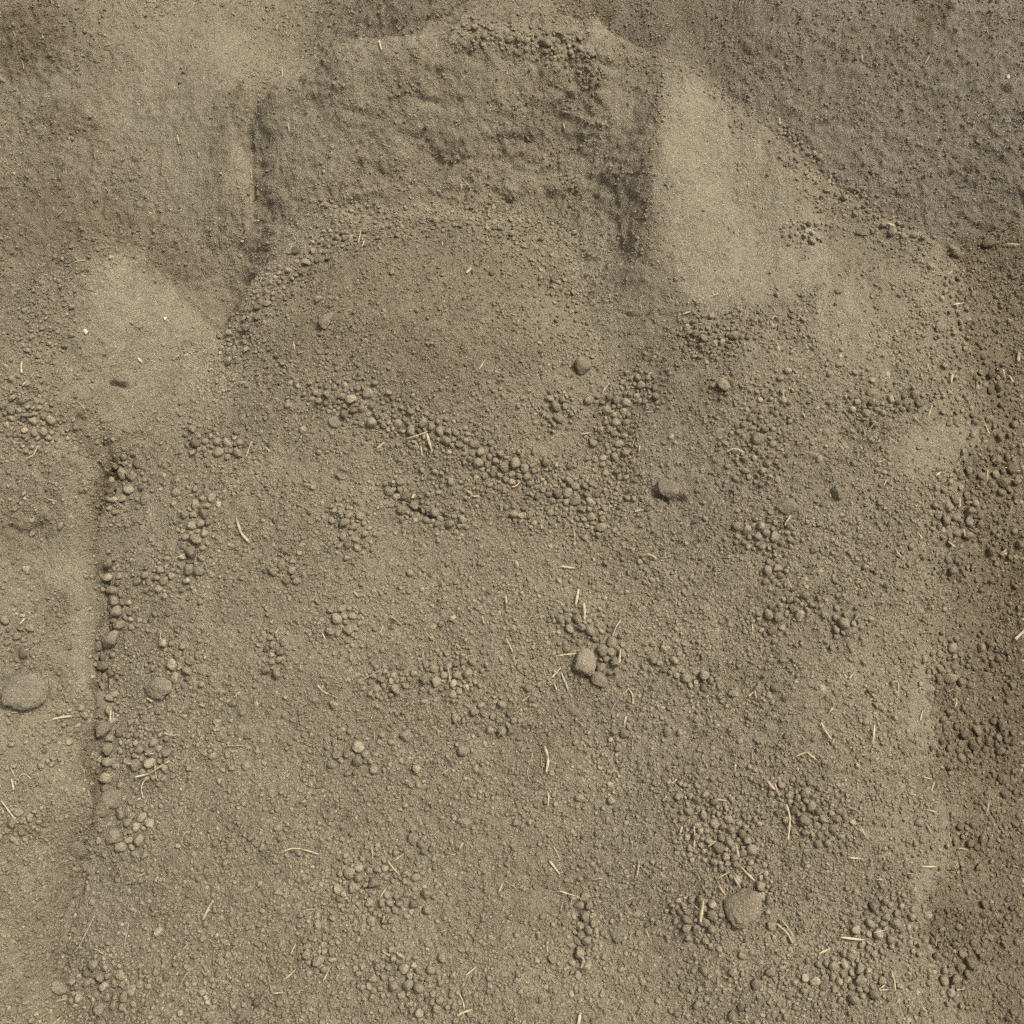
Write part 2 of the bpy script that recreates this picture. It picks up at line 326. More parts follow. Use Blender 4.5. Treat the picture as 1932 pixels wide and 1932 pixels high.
PT = P0 + N0 * d[:, None]
VX, VY, DEP = project(PT)

# normals of the displaced sheet
G = PT.reshape(NY, NX, 3)
tx = np.gradient(G, axis=1); ty = np.gradient(G, axis=0)
NT = np.cross(tx, ty); NT /= np.linalg.norm(NT, axis=-1, keepdims=True) + 1e-12
NT = NT.reshape(-1, 3)

# what a sight line meets first (half resolution of the photo grid), for setting things down on the soil
BW = 966
zb = np.full((BW, BW), -1, np.int64)
ok = np.where((VX >= 0) & (VX < 1932) & (VY >= 0) & (VY < 1932) & (DEP > .3))[0]
order = ok[np.argsort(-DEP[ok])]
zb[(VY[order] / 2).astype(int), (VX[order] / 2).astype(int)] = order
# close pin holes with the nearest neighbour that is in front
depb = np.where(zb >= 0, DEP[np.maximum(zb, 0)], 99.0)
for _ in range(4):
    for ax in (0, 1):
        for s in (1, -1):
            r_i, r_d = np.roll(zb, s, ax), np.roll(depb, s, ax)
            m = r_d < depb - .035
            zb = np.where(m, r_i, zb); depb = np.where(m, r_d, depb)

def hit(vx, vy):
    i = int(np.clip(vy / 2, 0, BW - 1)); j = int(np.clip(vx / 2, 0, BW - 1))
    return int(zb[i, j])
VISIBLE = np.zeros(len(PT), bool)
bi = np.clip((VY / 2), 0, BW - 1).astype(int); bj = np.clip((VX / 2), 0, BW - 1).astype(int)
VISIBLE[ok] = DEP[ok] < depb[bi[ok], bj[ok]] + .02
def on_soil(x, y):
    """exact point of the soil under a place of the photo grid (bilinear depth), with the index of the soil vertex"""
    u, v = np.clip(x / 2 - .5, 0, BW - 1.001), np.clip(y / 2 - .5, 0, BW - 1.001)
    j, i = int(u), int(v); a, b = u - j, v - i
    dd = depb[i:i + 2, j:j + 2]
    dep = float(dd[0, 0] * (1 - a) * (1 - b) + dd[0, 1] * a * (1 - b) + dd[1, 0] * (1 - a) * b + dd[1, 1] * a * b) if np.ptp(dd) < .03 else float(dd.min())
    ra, rb = (x - HALF) / HALF * T, (HALF - y) / HALF * T
    return np.array((dep * ra, dep * (CP + rb * SP), CAM_H + dep * (-SP + rb * CP)))
def px2m(dep): return dep * T / HALF

# ---------------------------------------------------------------- materials
def ramp(nt, fac, stops):
    r = nt.nodes.new('ShaderNodeValToRGB')
    e = r.color_ramp.elements
    e[0].position, e[0].color = stops[0][0], (*stops[0][1], 1)
    e[1].position, e[1].color = stops[-1][0], (*stops[-1][1], 1)
    for p, c in stops[1:-1]:
        n = e.new(p); n.color = (*c, 1)
    nt.links.new(fac, r.inputs['Fac']); return r.outputs['Color']

def mixc(nt, fac, a, b, mode='MIX'):
    m = nt.nodes.new('ShaderNodeMix'); m.data_type = 'RGBA'; m.blend_type = mode
    for sock, v in ((m.inputs['Factor'], fac), (m.inputs['A'], a), (m.inputs['B'], b)):
        if isinstance(v, (int, float)): sock.default_value = v
        elif isinstance(v, tuple): sock.default_value = (*v, 1)
        else: nt.links.new(v, sock)
    return m.outputs['Result']

def noise(nt, vec, scale, detail=3, rough=.55):
    n = nt.nodes.new('ShaderNodeTexNoise'); n.inputs['Scale'].default_value = scale
    n.inputs['Detail'].default_value = detail; n.inputs['Roughness'].default_value = rough
    nt.links.new(vec, n.inputs['Vector']); return n.outputs['Fac']

def math_(nt, op, a, b=0.0, clamp=False):
    m = nt.nodes.new('ShaderNodeMath'); m.operation = op; m.use_clamp = clamp
    for s, v in zip(m.inputs, (a, b)):
        if isinstance(v, (int, float)): s.default_value = v
        else: nt.links.new(v, s)
    return m.outputs[0]

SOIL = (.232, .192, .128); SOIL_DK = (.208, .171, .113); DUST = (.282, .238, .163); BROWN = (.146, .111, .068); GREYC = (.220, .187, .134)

def soil_material(name, attr, grain=1.0, tint=(1, 1, 1), spread=0.0):
    """attr: 'GEOMETRY' for the sheet of soil, 'INSTANCER' for pieces lying on it"""
    m = bpy.data.materials.new(name); m.use_nodes = True; nt = m.node_tree
    bs = nt.nodes['Principled BSDF']; bs.inputs['Roughness'].default_value = .95
    bs.inputs['Specular IOR Level'].default_value = .12
    g = nt.nodes.new('ShaderNodeNewGeometry'); pos = g.outputs['Position']
    def at(n):
        a = nt.nodes.new('ShaderNodeAttribute'); a.attribute_name = n; a.attribute_type = attr; return a.outputs['Fac']
    big = noise(nt, pos, 6, 2); mid = noise(nt, pos, 45, 2, .6); fine = noise(nt, pos, 420, 1, .7)
    c = ramp(nt, big, [(.32, SOIL_DK), (.5, SOIL), (.68, tuple(v * 1.08 for v in SOIL))])
    c = mixc(nt, at('grey'), c, GREYC)
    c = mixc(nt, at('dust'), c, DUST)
    c = mixc(nt, at('brown_shade'), c, BROWN)  # brown soil tone that also carries the painted shade
    c = mixc(nt, 1.0, c, ramp(nt, mid, [(.30, (.90, .895, .89)), (.52, (1, 1, 1)), (.74, (1.08, 1.075, 1.07))]), 'MULTIPLY')
    c = mixc(nt, 1.0, c, ramp(nt, fine, [(.22, (.58, .57, .55)), (.5, (1, 1, 1)), (.78, (1.4, 1.39, 1.37))]), 'MULTIPLY')
    # sparse pale mineral grains
    if attr == 'GEOMETRY':
        v = nt.nodes.new('ShaderNodeTexVoronoi'); v.inputs['Scale'].default_value = 190; nt.links.new(pos, v.inputs['Vector'])
        sep = nt.nodes.new('ShaderNodeSeparateColor'); nt.links.new(v.outputs['Color'], sep.inputs[0])
        pick = math_(nt, 'GREATER_THAN', sep.outputs[0], .965)
        close = math_(nt, 'LESS_THAN', v.outputs['Distance'], .30)
        c = mixc(nt, math_(nt, 'MULTIPLY', math_(nt, 'MULTIPLY', pick, close), .55), c, (.56, .51, .42))
    if spread:
        oi = nt.nodes.new('ShaderNodeObjectInfo')
        c = mixc(nt, 1.0, c, ramp(nt, oi.outputs['Random'], [(0, tuple((1 - 2 * spread) * t for t in tint)), (.12, tuple((1 - .7 * spread) * t for t in tint)), (.5, tint), (.88, tuple((1 + .7 * spread) * t for t in tint)), (1, tuple((1 + 2.2 * spread) * t for t in tint))]), 'MULTIPLY')
    nt.links.new(c, bs.inputs['Base Color'])
    # fine relief
    h = noise(nt, pos, 330, 2 if attr == 'GEOMETRY' else 1, .75)
    if attr == 'GEOMETRY':
        v2 = nt.nodes.new('ShaderNodeTexVoronoi'); v2.inputs['Scale'].default_value = 260; nt.links.new(pos, v2.inputs['Vector'])
        h = math_(nt, 'SUBTRACT', math_(nt, 'MULTIPLY', h, 1.5), math_(nt, 'MULTIPLY', v2.outputs['Distance'], .5))
    b = nt.nodes.new('ShaderNodeBump'); b.inputs['Strength'].default_value = .8 * grain; b.inputs['Distance'].default_value = .004
    nt.links.new(h, b.inputs['Height']); nt.links.new(b.outputs['Normal'], bs.inputs['Normal'])
    return m

M_SOIL = soil_material('dry soil', 'GEOMETRY')
M_CLOD = soil_material('dusty clods', 'INSTANCER', .7, (1.02, 1.01, 1.0), .20)
M_STONE = soil_material('dusty grey stone', 'INSTANCER', .8, (1.0, 1.0, 1.0), .12)

def flat_material(name, cols, rough=.8, scale=140, stretch=None):
    m = bpy.data.materials.new(name); m.use_nodes = True; nt = m.node_tree
    bs = nt.nodes['Principled BSDF']; bs.inputs['Roughness'].default_value = rough; bs.inputs['Specular IOR Level'].default_value = .25
    oi = nt.nodes.new('ShaderNodeObjectInfo'); g = nt.nodes.new('ShaderNodeNewGeometry')
    n = noise(nt, g.outputs['Position'], scale, 3)
    c = ramp(nt, oi.outputs['Random'], [(i / (len(cols) - 1), k) for i, k in enumerate(cols)])
    c = mixc(nt, 1.0, c, ramp(nt, n, [(.3, (.66, .64, .60)), (.55, (1, 1, 1)), (.8, (1.1, 1.08, 1.04))]), 'MULTIPLY')
    nt.links.new(c, bs.inputs['Base Color']); return m

M_STRAW = flat_material('dry straw', [(.45, .355, .21), (.55, .44, .28), (.48, .37, .22), (.60, .50, .34)], .7)
M_STRAW_GREY = flat_material('weathered straw', [(.30, .245, .16), (.35, .29, .195), (.28, .23, .15)], .8)
M_WOOD = flat_material('grey bark', [(.27, .225, .15), (.22, .18, .12)], .9)
M_PALE = flat_material('pale mineral', [(.60, .55, .46), (.52, .47, .38)], .7)
M_FIBRE = flat_material('straw chaff', [(.37, .305, .195), (.37, .305, .195)], .7, 60)
M_GRASS = flat_material('yellowed grass', [(.33, .30, .10), (.45, .36, .14)], .7)

# ---------------------------------------------------------------- linking terrain pieces
def tag(o, label, cat=None, group=None, kind=None):
    o['label'] = label
    if cat: o['category'] = cat
    if group: o['group'] = group
    if kind: o['kind'] = kind
    return o

face_idx = np.arange((NY - 1) * (NX - 1)).reshape(NY - 1, NX - 1)
fi = (np.arange(NY - 1)[:, None] * NX + np.arange(NX - 1)[None]).reshape(-1)
FACES = np.stack([fi, fi + 1, fi + NX + 1, fi + NX], -1)
region = lay.copy()
region[(lay == 0) & (VX > ey) & (VX > 1500)] = 4
freg = region[FACES[:, 0]]
zmax = PT[FACES][:, :, 2].max(1)
def sheet(name, k, label):
    f = FACES[freg == k]
    used, inv = np.unique(f.reshape(-1), return_inverse=True)
    me = bpy.data.meshes.new(name)
    me.vertices.add(len(used)); me.vertices.foreach_set('co', PT[used].astype(np.float32).reshape(-1))
    me.loops.add(len(f) * 4); me.loops.foreach_set('vertex_index', inv.astype(np.int32))
    me.polygons.add(len(f)); me.polygons.foreach_set('loop_start', np.arange(0, len(f) * 4, 4, dtype=np.int32))
    me.update(calc_edges=True)
    me.polygons.foreach_set('use_smooth', np.ones(len(f), bool))
    for an, arr in (('dust', np.maximum(m_smooth, .9 * m_gravel)), ('brown_shade', m_brown_shade), ('grey', m_grey)):
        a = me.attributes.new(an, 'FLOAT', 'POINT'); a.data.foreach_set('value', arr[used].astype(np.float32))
    me.normals_split_custom_set_from_vertices(NT[used].astype(np.float32).tolist())
    me.materials.append(M_SOIL)
    o = bpy.data.objects.new(name, me); COL.objects.link(o)
    return tag(o, label, kind='structure')
sheet('soil_slope', 0, 'broad slope of dry crumbly soil facing the viewer')
sheet('soil_ledge', 1, 'steep crumbling cut face with a smooth spur above the slope')
sheet('soil_bank', 2, 'far lumpy soil bank behind the ridge')
sheet('left_soil_mound', 3, 'rounded soil mound along the left edge')
sheet('right_soil_furrow', 4, 'darker brown furrow of soil along the right edge')

# ---------------------------------------------------------------- shapes of stones and clods
def ico(sub):
    t = (1 + 5 ** .5) / 2
    v = [(-1, t, 0), (1, t, 0), (-1, -t, 0), (1, -t, 0), (0, -1, t), (0, 1, t), (0, -1, -t), (0, 1, -t), (t, 0, -1), (t, 0, 1), (-t, 0, -1), (-t, 0, 1)]
    f = [(0, 11, 5), (0, 5, 1), (0, 1, 7), (0, 7, 10), (0, 10, 11), (1, 5, 9), (5, 11, 4), (11, 10, 2), (10, 7, 6), (7, 1, 8), (3, 9, 4), (3, 4, 2), (3, 2, 6), (3, 6, 8), (3, 8, 9), (4, 9, 5), (2, 4, 11), (6, 2, 10), (8, 6, 7), (9, 8, 1)]
    v = [np.array(p) / np.linalg.norm(p) for p in v]
    for _ in range(sub):
        cache = {}; nf = []
        def mid(a, b):
            k = (min(a, b), max(a, b))
            if k not in cache:
                p = v[a] + v[b]; v.append(p / np.linalg.norm(p)); cache[k] = len(v) - 1
            return cache[k]
        for a, b, c in f:
            ab, bc, ca = mid(a, b), mid(b, c), mid(c, a)
            nf += [(a, ab, ca), (b, bc, ab), (c, ca, bc), (ab, bc, ca)]
        f = nf
    return np.array(v), f
ICO = {k: ico(k) for k in (1, 2, 4)}

def pebble_mesh(name, sub, seed, dims=(1, 1, 1), planes=9, facet=9.0, bump=.05, mat=None):
    """irregular rounded stone, about 1 across before dims"""
    r_ = np.random.default_rng(seed)
    v, f = ICO[sub]
    n = r_.normal(size=(planes, 3)); n /= np.linalg.norm(n, axis=1, keepdims=True)
    h = r_.uniform(.55, .95, planes)
    c = np.maximum(v @ n.T, 1e-3) / h
    rad = ((c ** facet).sum(1) + 1.0) ** (-1 / facet)
    p = v * rad[:, None]
    p = p * (1 + bump * fbm(p + seed * 3.1, 2.2, 2, seed) + bump * .5 * fbm(p + seed, 6.5, 2, seed + 5))[:, None]
    p = p / (np.abs(p).max(0)) * .5 * np.array(dims)
    me = bpy.data.meshes.new(name); me.from_pydata(p.tolist(), [], f); me.polygons.foreach_set('use_smooth', [True] * len(f))
    if mat: me.materials.append(mat)
    me.update(); return me

CLODS = []
for k in range(22):
    r_ = np.random.default_rng(900 + k)
    CLODS.append(pebble_mesh('clod', 2, 300 + k, (1, r_.uniform(.68, .98), r_.uniform(.55, .78)), int(r_.integers(7, 13)), r_.uniform(9, 22), .10, M_CLOD))
GRITS = [pebble_mesh('grit', 1, 500 + k, (1, .62 + .035 * k, .5 + .03 * k), 7, 12, .14, M_CLOD) for k in range(10)]

def frame_rot(nv, spin, tilt=.0):
    q = Vector(nv).to_track_quat('Z', 'Y').to_matrix()
    e = Euler((tilt * rng.normal(), tilt * rng.normal(), spin)).to_matrix()
    return q @ e

up_n = N0          # smooth normals for orientation

# ---------------------------------------------------------------- large stones, each its own thing: x, y, width, height on the photo grid, thickness, sink, facet, label, spin
STONES = [
 (50, 1306, 86, 72, .62, .30, 5, 'largest flat grey stone on the left soil mound', 'stone'),
 (303, 1303, 60, 44, .6, .30, 6, 'flat oval grey stone on open soil right of the left gutter', 'stone'),
 (213, 1207, 36, 36, .8, .18, 8, 'lumpy pale stone topping the pile of clods in the left gutter', 'stone'),
 (187, 1221, 20, 22, .8, .2, 7, 'small pale stone touching the lumpy pale stone in the left gutter', 'stone'),
 (191, 1373, 35, 27, .8, .15, 6, 'knobbly stone straddling the left gutter, above two rounder stones', 'stone'),
 (208, 1395, 19, 16, .8, .15, 6, 'small stone wedged between knobbly stone and round grey stone', 'stone'),
 (207, 1412, 28, 26, .85, .15, 10, 'round grey stone lowest in a chain of three in the left gutter', 'stone'),
 (209, 1513, 42, 36, .8, .2, 16, 'angular many sided grey stone in the lower left gutter', 'stone'),
 (218, 1578, 38, 34, .7, .3, 14, 'wedge shaped grey stone just below the angular gutter stone', 'stone'),
 (1105, 1250, 44, 54, .75, .22, 9, 'upright brownish grey stone beside a nest of round clods', 'stone'),
 (1131, 1285, 40, 32, .7, .28, 8, 'grey stone half buried below the upright brownish stone', 'stone'),
 (1396, 1710, 80, 76, .60, .40, 5, 'large domed dust covered boulder low on the right of the slope', 'boulder'),
 (1258, 922, 50, 36, .55, .32, 24, 'angular stone with a dark undercut, right of the clod band', 'stone'),
 (1099, 695, 36, 36, .8, .3, 6, 'round dusty stone near the top right of the slope', 'stone'),
 (616, 606, 26, 38, .7, .3, 9, 'tall grey stone set in the upper left of the slope', 'stone'),
 (1030, 84, 30, 20, .8, .25, 7, 'dark stone tucked in the rubble ledge near the top', 'stone'),
 (1040, 78, 14, 13, .8, .2, 7, 'small stone leaning on the dark stone of the top ledge', 'stone'),
 (1792, 478, 30, 27, .8, .2, 8, 'brown stone where the ridge ends at the right furrow', 'stone'),
 (1862, 464, 28, 22, .8, .15, 5, 'smooth dark stone on the rim of the right furrow', 'stone'),
 (1486, 958, 46, 34, .6, .42, 11, 'darkish buried stone with straw leaning below it', 'stone'),
 (1580, 931, 26, 27, .8, .25, 7, 'rounded stone alone on the right flank of the slope', 'stone'),
 (876, 1553, 32, 21, .7, .3, 8, 'long low stone alone in the lower middle slope', 'stone'),
 (783, 1582, 20, 28, .8, .2, 6, 'upright oval stone beside a small huddle of clods', 'stone'),
 (795, 1595, 17, 14, .8, .2, 6, 'squat stone right of the upright oval stone', 'stone'),
 (764, 1386, 27, 25, .7, .35, 9, 'dusty squarish stone in the centre left of the slope', 'stone'),
 (873, 1416, 26, 21, .7, .28, 7, 'broad dusty stone right of the squarish one', 'stone'),
 (1891, 1468, 19, 22, .8, .15, 7, 'greenish grey stone alone in the right furrow', 'stone'),
 (1882, 825, 18, 18, .8, .15, 6, 'rounded stone at the foot of the dark furrow wall', 'stone'),
 (1826, 1816, 23, 24, .8, .15, 6, 'round grey stone at the bottom of the right furrow pile', 'stone'),
 (1895, 1470 + 28, 18, 16, .8, .15, 9, 'small angular stone below the greenish grey stone', 'stone'),
 (143, 1601, 32, 46, .4, .4, 8, 'brown stone slab buried in the left bank', 'stone'),
 (106, 1866, 24, 28, .8, .2, 9, 'dark rough stone at the bottom left gutter', 'stone'),
 (193, 1902, 24, 24, .8, .2, 7, 'pale speckled stone near the bottom left edge', 'stone'),
 (193, 1928, 28, 18, .7, .25, 6, 'stone cut by the bottom edge below the pale speckled one', 'stone'),
 (358, 1076, 21, 23, .85, .1, 7, 'egg shaped stone, one of a touching pair left of the slope', 'stone'),
 (379, 1076, 22, 20, .85, .1, 7, 'right hand stone of a touching pair beside a line of clods', 'stone'),
 (274, 941, 17, 24, .8, .25, 12, 'split faced stone above the left gutter rim', 'stone'),
 (1560, 360, 17, 12, .8, .1, 8, 'dark stone on the upper ridge crest', 'stone'),
 (1530, 455, 18, 15, .8, .2, 7, 'dark pebble at the foot of the ridge rubble', 'stone'),
 (1772, 616, 34, 22, .6, .35, 8, 'long tan stone buried beside the right rim', 'stone'),
 (1628, 440, 26, 14, .6, .3, 8, 'flat stone below the middle of the ridge crest', 'stone'),
 (1903, 145, 8, 9, .8, .2, 8, 'tiny white stone on the far bank', 'pale'),
 (1925, 148, 26, 14, .7, .3, 6, 'tan stone beside the tiny white one on the far bank', 'stone'),
 (163, 627, 10, 12, .8, .2, 7, 'white pebble on the smooth left slope', 'pale'),
 (310, 602, 8, 6, .8, .2, 7, 'white chip on the smooth slope above the gravel', 'pale'),
 (265, 678, 8, 11, .7, .2, 8, 'white chip on the smooth slope left of the gravel chute', 'pale'),
 (1162, 1772 - 3, 28, 22, .6, .35, 6, 'rounded dusty stone right of the lower crevice', 'stone'),
 (1104, 1730 - 3, 19, 19, .85, .15, 7, 'round stone crowning the crevice chain of clods', 'stone'),
 (1097, 1745 + 17, 17, 18, .85, .15, 8, 'stone in the middle of the crevice chain', 'stone'),
 (732, 928, 19, 19, .8, .2, 7, 'round stone at the lip of the curved crack', 'stone'),
 (1005, 1322, 16, 14, .8, .25, 6, 'low round stone right of the central straw', 'stone'),
 (1111, 757, 20, 18, .8, .25, 7, 'round dusty stone under the upper round stone', 'stone'),
 (1120, 837, 21, 15, .7, .25, 6, 'oval pale stone left of the clod column', 'stone'),
 (1292, 650 + 12, 14, 12, .8, .2, 7, 'small pale stone among dark upper clods', 'stone'),
 (1070, 1227, 15, 14, .85, .15, 6, 'round pebble left of the nest of clods', 'stone'),
 (631, 795, 28, 25, .6, .35, 8, 'squat stone in the upper left slope rubble', 'stone'),
 (1885, 1130 + 12, 16, 14, .8, .2, 7, 'pale pebble on the furrow floor', 'stone'),
 (1817, 1430 - 42, 20, 20, .8, .15, 12, 'blocky clod at the left of the furrow pile', 'stone'),
 (1832, 1405, 20, 22, .8, .15, 14, 'blocky clod below its twin in the furrow pile', 'stone'),
 (1862, 1398, 18, 20, .8, .15, 7, 'egg shaped dark clod right of the furrow pile', 'stone'),
 (1888, 1370, 20, 24, .8, .15, 7, 'large dark clod at the right edge of the furrow', 'stone'),
 (1460, 1300, 18, 14, .8, .25, 6, 'low dusty stone left of the two leaning straws', 'stone'),
 (1644, 1300, 20, 16, .8, .25, 6, 'dusty stone on the right flank below a flat patch', 'stone'),
 (1384, 1313, 19, 15, .8, .25, 6, 'dusty stone above a straw bent pair', 'stone'),
 (1456, 1792 + 40, 24, 20, .7, .3, 12, 'flat angular stone below the domed boulder', 'stone'),
 (1427, 1855, 21, 22, .8, .25, 7, 'grey stone low on the slope under the boulder', 'stone'),
 (1381, 1917, 17, 24, .8, .25, 7, 'oval stone at the bottom edge under the boulder', 'stone'),
 (1739, 1585, 18, 16, .8, .25, 7, 'round stone on the lower right rim', 'stone'),
 (1732, 1552, 19, 17, .7, .3, 13, 'flat faced stone above the round rim stone', 'stone'),
]
placed = []   # (vx, vy, diameter in grid px) of everything set down, for spacing
landmarks = []
for k, (vx, vy, pw, ph, th, sink, facet, label, cat) in enumerate(STONES):
    i = hit(vx, min(vy, 1930)); p = PT[i]; dep = DEP[i]; s = px2m(dep)
    n = N0[i]; view = np.array([0, CP, -SP])
    fore = max(.55, abs(float(n @ view)))
    dims = (pw * s, ph * s / (fore ** .5), min(pw, ph) * s * th)
    me = pebble_mesh('stone' if cat != 'boulder' else 'boulder', 4, 40 + k, dims, 9 + k % 5, facet, .11 if pw > 55 else .07 if facet < 12 else .045, M_PALE if cat == 'pale' else M_STONE)
    o = bpy.data.objects.new('boulder' if cat == 'boulder' else 'stone', me); COL.objects.link(o)
    o.matrix_world = Matrix.Translation(Vector(p) + Vector(n) * dims[2] * (.5 - sink)) @ frame_rot(n, .25 * rng.normal(), .12).to_4x4()
    tag(o, label, 'boulder' if cat == 'boulder' else 'stone')
    o['brown_shade'] = min(1.0, float(m_brown_shade[i]) * .8 + (.22 if vx > 1000 and pw < 60 else .08)); o['dust'] = .15 if pw > 50 and facet < 12 else .0; o['grey'] = .5 if cat != 'boulder' else .1
    placed.append((vx, vy, (pw + ph) / 2 * .95))
    if pw >= 26: landmarks.append((vx, vy, label))

